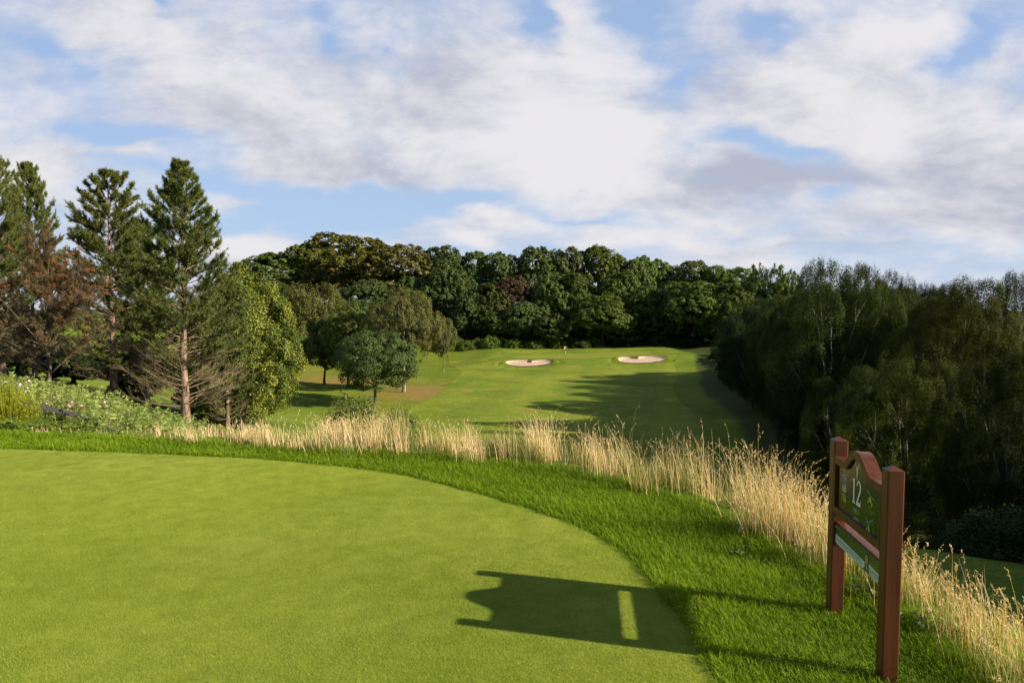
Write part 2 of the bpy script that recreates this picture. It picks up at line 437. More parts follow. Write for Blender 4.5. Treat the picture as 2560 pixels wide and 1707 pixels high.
def grass_mat(name, c_dark, c_light, c_dry=(.20, .15, .055), dry=.15, fine=55, bump=.5, stripe=None, zones=False, bdist=.03, fa=1.0):
    m, t = material(name)
    p = t.pos()
    big = t.noise(p, .09, 4, .6); med = t.noise(p, .8, 4, .6); fin = t.noise(p, fine, 3, .7); mid2 = t.noise(t.mapping(p, (5, 3, 1)), 6.0, 4, .65)
    col = t.mix(t.smooth(t.math('ADD', t.math('MULTIPLY', big, .6), t.math('MULTIPLY', med, .4)), .36, .64), c_dark, c_light)
    col = t.mix(t.smooth(mid2, .3, .75), t.mix(1.0, col, (.80, .84, .74), 'MULTIPLY'), t.mix(1.0, col, (1.17, 1.13, 1.15), 'MULTIPLY'))
    if stripe:
        for (rot, width, amt) in stripe:
            mp = t.mapping(p, rot=(0, 0, R(rot)))
            x = t.n('ShaderNodeSeparateXYZ'); t.l(mp, x.inputs[0])
            wob = t.math('MULTIPLY_ADD', t.noise(p, .06, 2), 6.0, x.outputs[0])
            sn = t.math('SINE', t.math('MULTIPLY', wob, math.pi / width))
            f = t.math('MULTIPLY', t.smooth(sn, -.35, .35), amt)
            col = t.mix(f, col, t.mix(1.0, col, (1.35, 1.25, 1.15), 'MULTIPLY'))
    dn = t.smooth(t.math('ADD', t.math('MULTIPLY', t.noise(t.mapping(p, (9, 2, 0)), .25, 5, .65), .7), t.math('MULTIPLY', mid2, .3)), .52, .68)
    col = t.mix(t.math('MULTIPLY', dn, dry), col, c_dry)
    if zones:
        z = t.attr('tint')
        zz = t.math('ADD', z, t.math('ADD', t.math('MULTIPLY', t.math('SUBTRACT', med, .5), 1.1), t.math('MULTIPLY', t.math('SUBTRACT', t.noise(p, .22, 5, .65), .5), 1.4)))
        col = t.mix(t.smooth(zz, .25, 1.0), col, t.mix(t.smooth(mid2, .35, .65), (.23, .155, .05), (.15, .125, .035)))
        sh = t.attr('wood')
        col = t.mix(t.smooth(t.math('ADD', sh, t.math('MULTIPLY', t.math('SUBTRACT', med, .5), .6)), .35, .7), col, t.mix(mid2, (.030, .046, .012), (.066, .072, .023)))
    col = t.mix(t.smooth(fin, .28, .72), t.mix(1.0, col, (1 - .38 * fa, 1 - .35 * fa, 1 - .42 * fa), 'MULTIPLY'), t.mix(1.0, col, (1 + .34 * fa, 1 + .30 * fa, 1 + .30 * fa), 'MULTIPLY'))
    d = t.n('ShaderNodeBsdfPrincipled'); t.l(col, d.inputs['Base Color']); d.inputs['Roughness'].default_value = .75
    d.inputs['Specular IOR Level'].default_value = .02
    hgt = t.math('ADD', fin, t.math('MULTIPLY', mid2, .5))
    b = t.n('ShaderNodeBump'); b.inputs['Strength'].default_value = bump; b.inputs['Distance'].default_value = bdist
    t.l(hgt, b.inputs['Height']); t.l(b.outputs[0], d.inputs['Normal'])
    t.out(d.outputs[0])
    return m

M = {}
M['rough_ground'] = grass_mat('rough_ground', (.078, .124, .014), (.132, .172, .022), dry=.55, fine=14, bump=.6, zones=True, bdist=.06)
M['fairway'] = grass_mat('fairway_grass', (.090, .140, .017), (.155, .190, .027), c_dry=(.24, .19, .06), dry=.75, fine=10, bump=.5, stripe=[(14, 5.0, .36), (-60, 4.2, .18)], bdist=.05)
M['green'] = grass_mat('green_grass', (.150, .185, .030), (.175, .205, .036), dry=.10, fine=8, bump=.15, stripe=[(80, 2.4, .1)], bdist=.02)
M['tee'] = grass_mat('tee_grass', (.160, .212, .024), (.226, .272, .042), c_dry=(.27, .27, .07), dry=.35, fine=150, bump=.8, stripe=[(62, 1.15, .14), (-8, 1.7, .16)], bdist=.012, fa=.7)
me = g.mesh('ground', True)
# ground cover zones carried by the mesh: dry grass left of the fairway, brownish rough by the trees with their shade painted in
fl, fr = fw_edges(GY)
dryz = np.exp(-(((GX + 13.5 + (GY - 97) * -.10) / 8.5) ** 2 + ((GY - 98) / 13) ** 2) * 1.3) * (GY > 60)
dryz += .9 * np.exp(-(((GX + 29) / 11) ** 2 + ((GY - 112) / 10) ** 2)) + .5 * np.exp(-(((GX + 40) / 10) ** 2 + ((GY - 130) / 9) ** 2))
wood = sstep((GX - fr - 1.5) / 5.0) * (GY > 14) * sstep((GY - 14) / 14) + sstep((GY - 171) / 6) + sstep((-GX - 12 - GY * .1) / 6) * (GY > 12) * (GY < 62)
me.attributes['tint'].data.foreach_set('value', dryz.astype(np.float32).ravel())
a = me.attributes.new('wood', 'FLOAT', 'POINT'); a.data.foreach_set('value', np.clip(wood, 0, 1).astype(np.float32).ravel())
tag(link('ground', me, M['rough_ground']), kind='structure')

def sheet(name, mat, U, V, off):
    """a draped sheet through the plan points U (x) and V (y), both 2-D grids"""
    Z = height(U, V) + off
    if not name.startswith('bunker'):      # turf sheets dive under the sand
        for k in (0, 1): Z = Z - .9 * sstep((1.3 - bunk_f(U, V, k)) / .15)
    g = Geo(); a, b = U.shape
    ii = (np.arange(a - 1)[:, None] * b + np.arange(b - 1)[None]).ravel()
    g.add(np.stack([U, V, Z], -1), q=np.stack([ii, ii + 1, ii + b + 1, ii + b], 1))
    return tag(g.build(name, mat, smooth=True), kind='structure')
yy = np.arange(40, 166.1, 1.0); l, r = fw_edges(yy); s = np.linspace(0, 1, 46)
sheet('fairway', M['fairway'], l[:, None] * (1 - s) + r[:, None] * s, np.repeat(yy[:, None], 46, 1), .025)
def disc(name, mat, c, rx, ry, off, rot=0, fn=None, nr=26, na=96):
    th = np.linspace(0, 2 * np.pi, na + 1); rr = np.linspace(.02, 1, nr)
    f = fn(th) if fn else 1 + .06 * np.sin(2 * th + 1) + .05 * np.sin(3 * th)
    dx = rr[:, None] * (f * np.cos(th))[None] * rx; dy = rr[:, None] * (f * np.sin(th))[None] * ry
    return sheet(name, mat, c[0] + dx * math.cos(rot) - dy * math.sin(rot), c[1] + dx * math.sin(rot) + dy * math.cos(rot), off)
disc('putting_green', M['green'], (15.5, 150), 14.5, 9.0, .075)
M['apron'] = grass_mat('apron_grass', (.105, .150, .020), (.130, .170, .026), dry=.12, fine=8, bump=.25, stripe=[(70, 3, .14)], bdist=.03)
disc('practice_green', M['apron'], (-26, 71), 10.5, 7.5, .03)
disc('green_apron', M['apron'], (15.5, 147), 19.5, 11.0, .05)
# sand
m, t = material('bunker_sand')
p = t.pos(); n = t.noise(p, 3.0, 5, .6); n2 = t.noise(p, 14, 3, .6)
d = t.n('ShaderNodeBsdfPrincipled'); t.l(t.mix(t.smooth(n, .3, .7), (.36, .245, .18), (.46, .33, .245)), d.inputs['Base Color']); d.inputs['Roughness'].default_value = .9
b = t.n('ShaderNodeBump'); b.inputs['Strength'].default_value = .6; b.inputs['Distance'].default_value = .1; t.l(t.math('ADD', n, n2), b.inputs['Height']); t.l(b.outputs[0], d.inputs['Normal'])
t.out(d.outputs[0]); M['sand'] = m
for k in (0, 1):
    b = BUNK[k]
    disc('bunker_sand', M['sand'], b['c'], b['rx'], b['ry'], .07, fn=lambda th, k=k: bunk_r(k, np.arctan2(np.sin(th), np.cos(th))), nr=30, na=140)
# the tee: flat mown platform
tp = np.vstack([TEEC, [.6, -6], [-13.5, -6]])
bm_me = bpy.data.meshes.new('tee_lawn'); bm_me.from_pydata([(x, y, .004) for x, y in tp], [], [list(range(len(tp)))[::-1]]); bm_me.update()
if bm_me.polygons[0].normal.z < 0: bm_me.flip_normals()
tag(link('tee_lawn', bm_me, M['tee']), kind='structure')
#@@PART2

# ------------------------------------------------------------------ foliage materials
M['dark_leaf'] = leaf_mat('dark_green_leaf', (0.040, 0.061, 0.012), (0.073, 0.104, 0.017), (0.136, 0.163, 0.028))
M['blue_leaf'] = leaf_mat('bluish_green_leaf', (0.037, 0.060, 0.016), (0.069, 0.101, 0.024), (0.127, 0.161, 0.041))
M['olive_leaf'] = leaf_mat('olive_leaf', (.058, .060, .012), (.105, .100, .018), (.17, .15, .032))
M['beech_leaf'] = leaf_mat('beech_leaf', (0.044, 0.063, 0.008), (0.097, 0.110, 0.013), (0.194, 0.179, 0.021))
M['fresh_leaf'] = leaf_mat('fresh_green_leaf', (.046, .078, .010), (.088, .130, .015), (.145, .185, .028))
M['rust_leaf'] = leaf_mat('rust_leaf', (.052, .038, .014), (.086, .057, .020), (.120, .084, .030))
M['lime_leaf'] = leaf_mat('lime_leaf', (.032, .058, .010), (.088, .120, .016), (.29, .29, .040), trans=.32)
M['birch_leaf'] = leaf_mat('birch_leaf', (.056, .064, .014), (.105, .108, .024), (.165, .155, .042), trans=.35)
M['shade_birch'] = leaf_mat('shaded_birch_leaf', (0.017, 0.025, 0.006), (0.031, 0.043, 0.009), (0.069, 0.078, 0.020), trans=.3, vary=.3, spec=.04)  # birch leaf made darker: shade of the right bank put into its colour
M['needle'] = leaf_mat('pine_needle', (.042, .062, .014), (.082, .108, .021), (.150, .175, .034), trans=.22, vary=.1)
M['rowan_leaf'] = leaf_mat('rowan_leaf', (.066, .050, .024), (.105, .080, .036), (.150, .120, .055), trans=.3)
M['bush_leaf'] = leaf_mat('bush_leaf', (.055, .088, .014), (.105, .150, .026), (.180, .225, .05), trans=.35)
M['pale_leaf'] = leaf_mat('pale_herb_leaf', (.15, .20, .045), (.25, .31, .08), (.35, .40, .13), trans=.45)
M['fern'] = leaf_mat('fern_leaf', (.080, .120, .016), (.140, .195, .028), (.225, .265, .05), trans=.45)
M['broom'] = leaf_mat('broom_leaf', (.120, .150, .010), (.215, .245, .014), (.330, .340, .030), trans=.35)
M['grey_shrub'] = leaf_mat('grey_green_leaf', (.075, .105, .050), (.125, .165, .078), (.19, .23, .11), trans=.3)
M['sapling'] = leaf_mat('sapling_leaf', (.070, .11, .02), (.120, .165, .035), (.19, .23, .07), trans=.35)
M['olive_shade'] = leaf_mat('shaded_olive_birch_leaf', (0.026, 0.036, 0.006), (0.046, 0.059, 0.009), (0.085, 0.095, 0.020), trans=.3, spec=.04)  # olive leaf darkened the same way, bank shade in the colour
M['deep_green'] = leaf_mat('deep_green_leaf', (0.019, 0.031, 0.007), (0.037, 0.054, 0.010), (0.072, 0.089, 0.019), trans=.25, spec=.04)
M['oak_leaf'] = leaf_mat('oak_leaf', (.028, .046, .010), (.052, .076, .014), (.100, .124, .024))
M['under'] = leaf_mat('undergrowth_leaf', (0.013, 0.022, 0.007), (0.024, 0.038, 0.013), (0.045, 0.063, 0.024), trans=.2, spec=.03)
M['bark'] = bark_mat('dark_bark', (.045, .035, .026), (.115, .092, .068), 9)
M['pine_bark'] = bark_mat('pine_bark', (.085, .056, .042), (.255, .175, .130), 5)
M['birch_bark'] = bark_mat('birch_bark', (.05, .042, .034), (.24, .21, .17), 4)
M['twig'] = plain_mat('dead_twig', (.165, .128, .078), .9, .1, noise=.25, nscale=3)
M['berry'] = plain_mat('rowan_berry', (.20, .066, .020), .5, .3, noise=.3, nscale=2)
M['pink'] = leaf_mat('pink_petal', (.55, .26, .36), (.72, .42, .48), (.85, .68, .68), trans=.3)

# ------------------------------------------------------------------ tree kinds (shared meshes)
def curve3(a, b, c, n):
    """quadratic curves through control points; a, b, c are (B,3)"""
    s = np.linspace(0, 1, n)[None, :, None]
    return (1 - s) ** 2 * a[:, None] + 2 * s * (1 - s) * b[:, None] + s ** 2 * c[:, None]

def trunk_path(g, h, n=9, wob=.02):
    z = np.linspace(-.25, h, n)
    x = np.cumsum(g.normal(0, wob * h / n * 2, n)); y = np.cumsum(g.normal(0, wob * h / n * 2, n))
    x -= x[1]; y -= y[1]
    return np.stack([x, y, z], 1)

def taper(n, r0, r1, flare=1.35):
    s = np.linspace(0, 1, n); rr = r0 + (r1 - r0) * s ** .9
    rr[0] *= flare; rr[1] *= 1 + (flare - 1) * .35
    return rr

def broad_kind(seed, h=12., wd=10., base=.1, lobes=11, clumps=150, per=95, leaf=.36, lobe_r=(.30, .46), top_bias=.15, trunk_r=.28, shape=0.0, gaps=0.0, tintup=.16, droop=0.0, cr_=(.09, .16), aspect=.62):
    """round-crowned broadleaf: lobes carry clumps, clumps carry leaves"""
    g = np.random.default_rng(seed)
    Rx = wd / 2; z0 = h * base; Rz = (h - z0) / 2; cz = z0 + Rz
    rad = np.array([Rx, Rx, Rz])
    # lobes spread evenly over the crown
    i = np.arange(lobes) + .5
    ph = np.arccos(1 - 2 * i / lobes); th = np.pi * (1 + 5 ** .5) * i + g.uniform(0, 6)
    D = np.stack([np.cos(th) * np.sin(ph), np.sin(th) * np.sin(ph), np.cos(ph)], 1) + g.normal(0, .18, (lobes, 3))
    D = norm(D)
    lr = g.uniform(*lobe_r, lobes)
    lc = D * (1 - lr)[:, None] * g.uniform(.92, 1.03, (lobes, 1))
    lc = np.vstack([lc, [[0, 0, .1]]]); lr = np.r_[lr, .55]
    # narrowing upward when shape > 0 (egg), downward when < 0
    cl = []; tries = 0
    while len(cl) < clumps and tries < clumps * 40:
        tries += 1
        k = g.integers(0, len(lr)); d = norm(g.normal(size=3)); p = lc[k] + d * lr[k]
        if np.dot(d, p) < -.05: continue
        q = np.linalg.norm(p[None] - lc, axis=1) / lr; q[k] = 9
        if q.min() < .82: continue
        if p[2] < -.55 and g.random() < .35: continue
        if g.random() < gaps: continue
        cl.append(np.r_[p, d])
    cl = np.array(cl); cp = cl[:, :3]; cd = norm(cl[:, 3:] + .5 * norm(cp))
    cr = g.uniform(*cr_, len(cp))
    n = len(cp) * per
    idx = np.repeat(np.arange(len(cp)), per)
    dv = norm(g.normal(size=(n, 3)) + cd[idx] * .75)
    rr = cr[idx] * g.uniform(.35, 1.05, n) ** .7
    P = cp[idx] + dv * rr[:, None]
    if droop: P[:, 2] -= droop * np.abs(g.normal(0, 1, n)) * cr[idx]
    z = P[:, 2]
    P[:, :2] *= (1 - shape * np.clip(z, -1, 1))[:, None]
    N = norm(dv * .7 + cd[idx] * .5 + np.array([0, 0, .35]) + g.normal(0, .55, (n, 3)))
    P = P * rad + np.array([0, 0, cz])
    # leaf tint: random, rising towards the outside of each clump
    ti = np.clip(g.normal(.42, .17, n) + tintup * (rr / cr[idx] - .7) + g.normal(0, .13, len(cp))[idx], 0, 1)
    G = Geo().leaves(P, N, g.uniform(.65, 1.25, n) * leaf, aspect, ti, g=g, axis=(np.array([0, 0, -1.]) + g.normal(0, .7, (n, 3))) if droop else None)
    T = Geo()
    tp = trunk_path(g, cz + Rz * .25, 9, .03)
    T.tubes(tp, taper(9, trunk_r, trunk_r * .3), 9)
    m_ = lobes
    hz = np.clip(z0 + (cz + lc[:m_, 2] * Rz - z0) * g.uniform(.1, .45, m_), z0 * .75, None)
    a = np.stack([np.interp(hz, tp[:, 2], tp[:, 0]), np.interp(hz, tp[:, 2], tp[:, 1]), hz], 1)
    c = lc[:m_] * rad * np.array([1 , 1, 1]) + np.array([0, 0, cz]); c[:, :2] *= 1.1
    b = (a + c) / 2; b[:, 2] -= Rz * .06; b[:, :2] *= 1.12
    T.tubes(curve3(a, b, c, 7), np.linspace(trunk_r * .42, trunk_r * .08, 7)[None].repeat(m_, 0), 6)
    # lesser limbs toward the clumps
    sel = g.choice(len(cp), min(len(cp), 45), replace=False)
    cw = cp[sel] * rad + np.array([0, 0, cz])
    near = np.argmin(np.linalg.norm(cp[sel][:, None] - lc[None, :m_], axis=2), 1)
    a2 = c[near] * .75 + a[near] * .25
    T.tubes(curve3(a2, (a2 + cw) / 2 + g.normal(0, .15, a2.shape), cw, 4), np.linspace(trunk_r * .12, trunk_r * .03, 4)[None].repeat(len(cw), 0), 4)
    return dict(h=h, w=wd, crown=G.mesh('broadleaf_crown'), trunk=T.mesh('broadleaf_trunk', True))

def weep_kind(seed, h=15., wd=9., base=.12, limbs=26, subs=11, strands=3.2, leaf=.085, step=.085, hang=(.6, 2.2), trunk_r=.2, fill=.5):
    """birch: rising limbs, fine twigs that hang in strands"""
    g = np.random.default_rng(seed)
    T = Geo(); G = Geo()
    tp = trunk_path(g, h * .9, 12, .05); T.tubes(tp, taper(12, trunk_r, .02), 8)
    hz = np.r_[g.uniform(h * .12, h * .85, limbs)]
    hz.sort()
    az = np.arange(limbs) * 2.4 + g.normal(0, .35, limbs)
    a = np.stack([np.interp(hz, tp[:, 2], tp[:, 0]), np.interp(hz, tp[:, 2], tp[:, 1]), hz], 1)
    # envelope radius at a height: full in the middle, domed on top
    def env(z):
        q = np.clip(z / h, 0, 1); return wd / 2 * np.clip(np.sin(np.pi * np.clip((q + .12) / 1.14, 0, 1)) ** .62, .1, 1)
    tz = np.clip(hz + g.uniform(.06, .26, limbs) * h, 0, h * .985)
    rr = env(tz) * g.uniform(.7, 1.0, limbs)
    c = np.stack([np.cos(az) * rr, np.sin(az) * rr, tz - g.uniform(0, .05, limbs) * h], 1)
    b = np.stack([np.cos(az) * rr * .55, np.sin(az) * rr * .55, np.minimum(hz + (tz - hz) * 1.15 + .04 * h, h)], 1)
    n = 10
    L = curve3(a, b, c, n)
    T.tubes(L, np.linspace(1, .12, n)[None] * g.uniform(.045, .085, limbs)[:, None] * (trunk_r / .2), 5)
    # twigs off the limbs
    li = np.repeat(np.arange(limbs), subs); s = g.uniform(.2, 1.0, len(li)); f = s * (n - 1); i0 = np.minimum(f.astype(int), n - 2)
    p = L[li, i0] + (L[li, i0 + 1] - L[li, i0]) * (f - i0)[:, None]
    dirv = norm(np.stack([np.cos(az[li]), np.sin(az[li]), np.zeros(len(li))], 1) * .6 + g.normal(0, .7, (len(li), 3)) + [0, 0, .45])
    ln = g.uniform(.06, .16, len(li)) * h * .6
    e = p + dirv * ln[:, None]; e[:, 2] = np.minimum(e[:, 2], h)
    md = (p + e) / 2; md[:, 2] += ln * .22
    S = curve3(p, md, e, 5)
    T.tubes(S, np.linspace(.022, .008, 5)[None].repeat(len(li), 0), 3)
    # hanging strands
    ns = int(len(li) * strands); k = g.integers(0, len(li), ns); q = g.uniform(.15, 1, ns) * 4; j = np.minimum(q.astype(int), 3)
    st = S[k, j] + (S[k, j + 1] - S[k, j]) * (q - j)[:, None]
    od = norm(st * [1, 1, 0] + g.normal(0, .8, (ns, 3)) * [1, 1, 0])
    hl = g.uniform(*hang, ns) * (h / 15.)
    m_ = int(np.ceil(hang[1] * h / 15. / step))
    tt = np.arange(m_)[None] * step * np.ones((ns, 1)) + g.uniform(0, step, (ns, 1))
    ok = tt < hl[:, None]
    out = .5 * (1 - np.exp(-tt / .5)) * g.uniform(.3, 1, (ns, 1))
    P = st[:, None] + od[:, None] * out[..., None] + np.stack([0 * tt, 0 * tt, .18 * np.exp(-((tt - .15) / .2) ** 2) - np.maximum(tt - .15, 0)], -1)
    stt = np.clip(g.normal(.45, .16, ns), 0, 1)
    tn = np.clip(stt[:, None] + g.normal(0, .14, tt.shape), 0, 1)[ok]
    P = P[ok] + g.normal(0, .045, (ok.sum(), 3))
    keep = P[:, 2] > .15; P = P[keep]; tn = tn[keep]
    N = norm(g.normal(size=P.shape) * [1, 1, .6] + norm(P * [1, 1, 0]) * .35 + [0, 0, .2])
    ax = norm(np.array([0, 0, -1.]) + g.normal(0, .55, P.shape))
    G.leaves(P, N, leaf * g.uniform(.7, 1.3, len(P)), .68, tn, axis=ax, g=g)
    return dict(h=h, w=wd, crown=G.mesh('birch_crown'), trunk=T.mesh('birch_trunk', True))

def pine_kind(seed, h=14.5, prof=((0, .2), (.06, .75), (.15, 1.2), (.22, 1.8), (.40, 2.4), (.6, 3.2), (.8, 3.5), (.95, 3.0)), live=.74, dead=True, whorls=40, tuft=.20, trunk_r=.26, needles=15, dens=1.0):
    """pine: whorls of up-curved branches, tufts of needles, bare dead branches low down; prof = crown radius against depth below the tip"""
    g = np.random.default_rng(seed)
    T = Geo(); G = Geo(); Dd = Geo()
    tp = trunk_path(g, h, 14, .012); T.tubes(tp, taper(14, trunk_r, .02, 1.25), 10)
    pd = np.array(prof)
    q = np.linspace(.015, .93, whorls) + g.normal(0, .006, whorls)
    tufts = []; tdir = []; ttint = []
    for w_, qq in enumerate(q):
        nb = 4 + (g.random() < .5) + (1 if qq > .12 else 0)
        R_ = np.interp(qq, pd[:, 0], pd[:, 1])
        for b_ in range(nb):
            az = w_ * 1.1 + b_ * 2 * np.pi / nb + g.normal(0, .25)
            Lb = R_ * g.uniform(.66, .98)
            z = h * (1 - qq) + g.normal(0, .12)
            z = max(z, .25)
            o = np.array([np.interp(z, tp[:, 2], tp[:, 0]), np.interp(z, tp[:, 2], tp[:, 1]), z])
            rad = np.array([np.cos(az), np.sin(az), 0])
            up = (np.interp(qq, [0, .12, .3, live, 1], [1.3, .80, .45, .26, .30]))
            rise = Lb * (up + g.normal(0, .16)); e = o + rad * Lb + [0, 0, rise + Lb * .12]
            md = o + rad * Lb * .55 + [0, 0, rise * (.35 if qq < .5 else .55) - Lb * .02]
            e[2] = min(e[2], h + .1)
            pts = curve3(o[None], md[None], e[None], 8)[0]
            isdead = dead and (qq > live + g.normal(0, .035))
            rb = .010 + .009 * Lb * (.7 if isdead else 1)
            (Dd if isdead else T).tubes(pts, np.linspace(rb, .005, 8), 4)
            ns = int((6 + Lb * 5.0) * (.95 if isdead else 1.2) * dens)
            f = g.uniform(.22 if isdead else (.2 if qq < .2 else .26), 1, ns) ** .85 * 7; i0 = np.minimum(f.astype(int), 6)
            sp = pts[i0] + (pts[i0 + 1] - pts[i0]) * (f - i0)[:, None]
            tg = norm(pts[i0 + 1] - pts[i0])
            sdv = np.cross(tg, [0, 0, 1.]); sgn = np.where(np.arange(ns) % 2, 1, -1)[:, None]
            dv = norm(tg * .8 + sdv * sgn * g.uniform(.5, 1.1, (ns, 1)) + g.normal(0, .22, (ns, 3)) + [0, 0, .12 if isdead else .3])
            ln = Lb * g.uniform(.16, .42, ns) * (1 - .4 * f / 7)
            if isdead: ln *= 1.35
            ln = np.clip(ln, .18, 1.3)
            se = sp + dv * ln[:, None]; sm = sp + dv * ln[:, None] * .55 + [0, 0, -.03]
            se[:, 2] += ln * (.10 if isdead else .2)
            sb = curve3(sp, sm, se, 4)
            (Dd if isdead else T).tubes(sb, np.linspace(.008, .003, 4)[None].repeat(ns, 0), 3)
            if isdead:
                # fine twiglets
                k = g.integers(0, ns, ns * 3); u = g.uniform(.2, 1, ns * 3)[:, None]
                a2 = sp[k] * (1 - u) + se[k] * u; d2 = norm(dv[k] + g.normal(0, .5, (ns * 3, 3)))
                l2 = g.uniform(.12, .42, (ns * 3, 1))
                Dd.tubes(np.stack([a2, a2 + d2 * l2 * .5, a2 + d2 * l2 + [0, 0, -.02]], 1), np.array([.004, .003, .002])[None].repeat(ns * 3, 0), 3)
                if qq > live + .16 or g.random() < .55: continue
            # needle tufts along the branchlets
            kk = [(.35, .8), (.6, .9), (.8, 1.0), (1.0, 1.1)] if not isdead else [(1.0, .8)]
            for (uu, sz) in kk:
                if isdead: mk = g.random(ns) < .28
                else: mk = g.random(ns) < (.90 if qq < live - .25 else .58)
                pp = (sp * (1 - uu) ** 2 + 2 * sm * uu * (1 - uu) + se * uu ** 2)[mk]
                tufts.append(pp); tdir.append(norm(dv[mk] + [0, 0, .35])); 
                ttint.append(np.clip(g.normal(.5, .14, len(pp)) + (.12 if qq < .25 else (-.12 if qq > live - .15 else 0)), 0, 1))
            if not isdead:
                # a full brush of shoots round the branch end
                nt = 12; o_ = norm(g.normal(size=(nt, 3)) + [0, 0, .25]); rr_ = g.uniform(.05, .30, (nt, 1)) * min(1, .5 + Lb * .4)
                tufts.append(np.vstack([e[None], e - norm(e - md) * .12 + o_ * rr_])); tdir.append(np.vstack([norm(e - md)[None], norm(o_ + norm(e - md) * .5)])); ttint.append(np.clip(g.normal(.58, .12, nt + 1), 0, 1))
    P = np.vstack(tufts); D = np.vstack(tdir); tt = np.concatenate(ttint)
    n = len(P); k = np.repeat(np.arange(n), needles); m_ = len(k)
    dv = norm(D[k] * .75 + g.normal(0, .62, (m_, 3)))
    ln = tuft * g.uniform(.6, 1.15, m_)
    st = P[k] - D[k] * g.uniform(0, .16, (m_, 1))
    sd = norm(np.cross(dv, g.normal(size=(m_, 3)))) * (tuft * .075)
    V = np.stack([st - sd, st + sd, st + dv * ln[:, None]], 1)
    G.add(V.reshape(-1, 3), t=np.arange(m_ * 3).reshape(-1, 3), tint=np.repeat(np.clip(tt[k] + g.normal(0, .13, m_), 0, 1), 3))
    d = dict(h=h, w=2 * pd[:, 1].max(), crown=G.mesh('pine_crown'), trunk=T.mesh('pine_trunk', True))
    if dead: d['dead'] = Dd.mesh('pine_dead_branches')
    return d

def rowan_kind(seed, h=7., wd=7.5):
    g = np.random.default_rng(seed); T = Geo(); G = Geo(); B = Geo()
    tp = trunk_path(g, h * .8, 10, .06); T.tubes(tp, taper(10, .11, .015), 7)
    nl = 46
    hz = g.uniform(.08, .7, nl) ** 1.1 * h; az = np.arange(nl) * 2.4 + g.normal(0, .3, nl)
    a = np.stack([np.interp(hz, tp[:, 2], tp[:, 0]), np.interp(hz, tp[:, 2], tp[:, 1]), hz], 1)
    tz = np.minimum(hz + g.uniform(.1, .42, nl) * h, h * .99)
    env = wd / 2 * np.clip(np.sin(np.pi * np.clip(tz / h * .86 + .17, 0, 1)), .12, 1) ** .7
    rr = env * g.uniform(.7, 1, nl)
    c = np.stack([np.cos(az) * rr, np.sin(az) * rr, tz], 1); b = (a + c) / 2; b[:, 2] += .05 * h
    L = curve3(a, b, c, 9); T.tubes(L, np.linspace(.035, .008, 9)[None].repeat(nl, 0), 4)
    ns = nl * 16; k = np.repeat(np.arange(nl), 16); f = g.uniform(.2, 1, ns) * 8; i0 = np.minimum(f.astype(int), 7)
    p = L[k, i0] + (L[k, i0+1] - L[k, i0]) * (f - i0)[:, None]
    dv = norm(norm(L[k, i0+1] - L[k, i0]) * .7 + g.normal(0, .6, (ns, 3)) + [0, 0, .25]); ln = g.uniform(.3, .95, (ns, 1))
    S = np.stack([p, p + dv * ln * .5 + [0, 0, .02], p + dv * ln], 1); T.tubes(S, np.array([.010, .007, .004])[None].repeat(ns, 0), 3)
    # feather leaves: leaflets in pairs along a stalk
    nf = ns * 15; k = g.integers(0, ns, nf); u = g.uniform(.25, 1, (nf, 1)); o = p[k] + dv[k] * ln[k] * u
    rd = norm(dv[k] * .5 + g.normal(0, .7, (nf, 3)) + [0, 0, -.1])
    up = norm(g.normal(0, .5, (nf, 3)) + [0, 0, 1]); sd = norm(np.cross(rd, up)); tn = np.clip(g.normal(.45, .2, nf), 0, 1)
    for j in range(5):
        for s in (-1, 1):
            q = o + rd * (.04 + .032 * j) + sd * s * .03
            G.leaves(q, norm(up + g.normal(0, .3, up.shape)), .070, .40, tn, axis=sd * s + rd * .5, g=g)
    # berry bunches
    nb = 850; k = g.integers(0, ns, nb); o = S[k, 2] + g.normal(0, .05, (nb, 3))
    top = np.clip((o[:, 2] / h - .15) * 1.6, .12, 1); o = o[g.random(nb) < top]
    nb = len(o); m_ = 16; q = (o[:, None] + g.normal(0, 1, (nb, m_, 3)) * [.055, .055, .030]).reshape(-1, 3)
    oc = np.array([(1,0,0),(-1,0,0),(0,1,0),(0,-1,0),(0,0,1),(0,0,-1)]) * .016
    ft = np.array([(0,2,4),(2,1,4),(1,3,4),(3,0,4),(2,0,5),(1,2,5),(3,1,5),(0,3,5)])
    V = q[:, None] + oc[None]; F = (np.arange(len(q)) * 6)[:, None, None] + ft[None]
    B.add(V.reshape(-1, 3), t=F.reshape(-1, 3))
    return dict(h=h, w=wd, crown=G.mesh('rowan_crown'), trunk=T.mesh('rowan_trunk', True), berries=B.mesh('rowan_berries'))

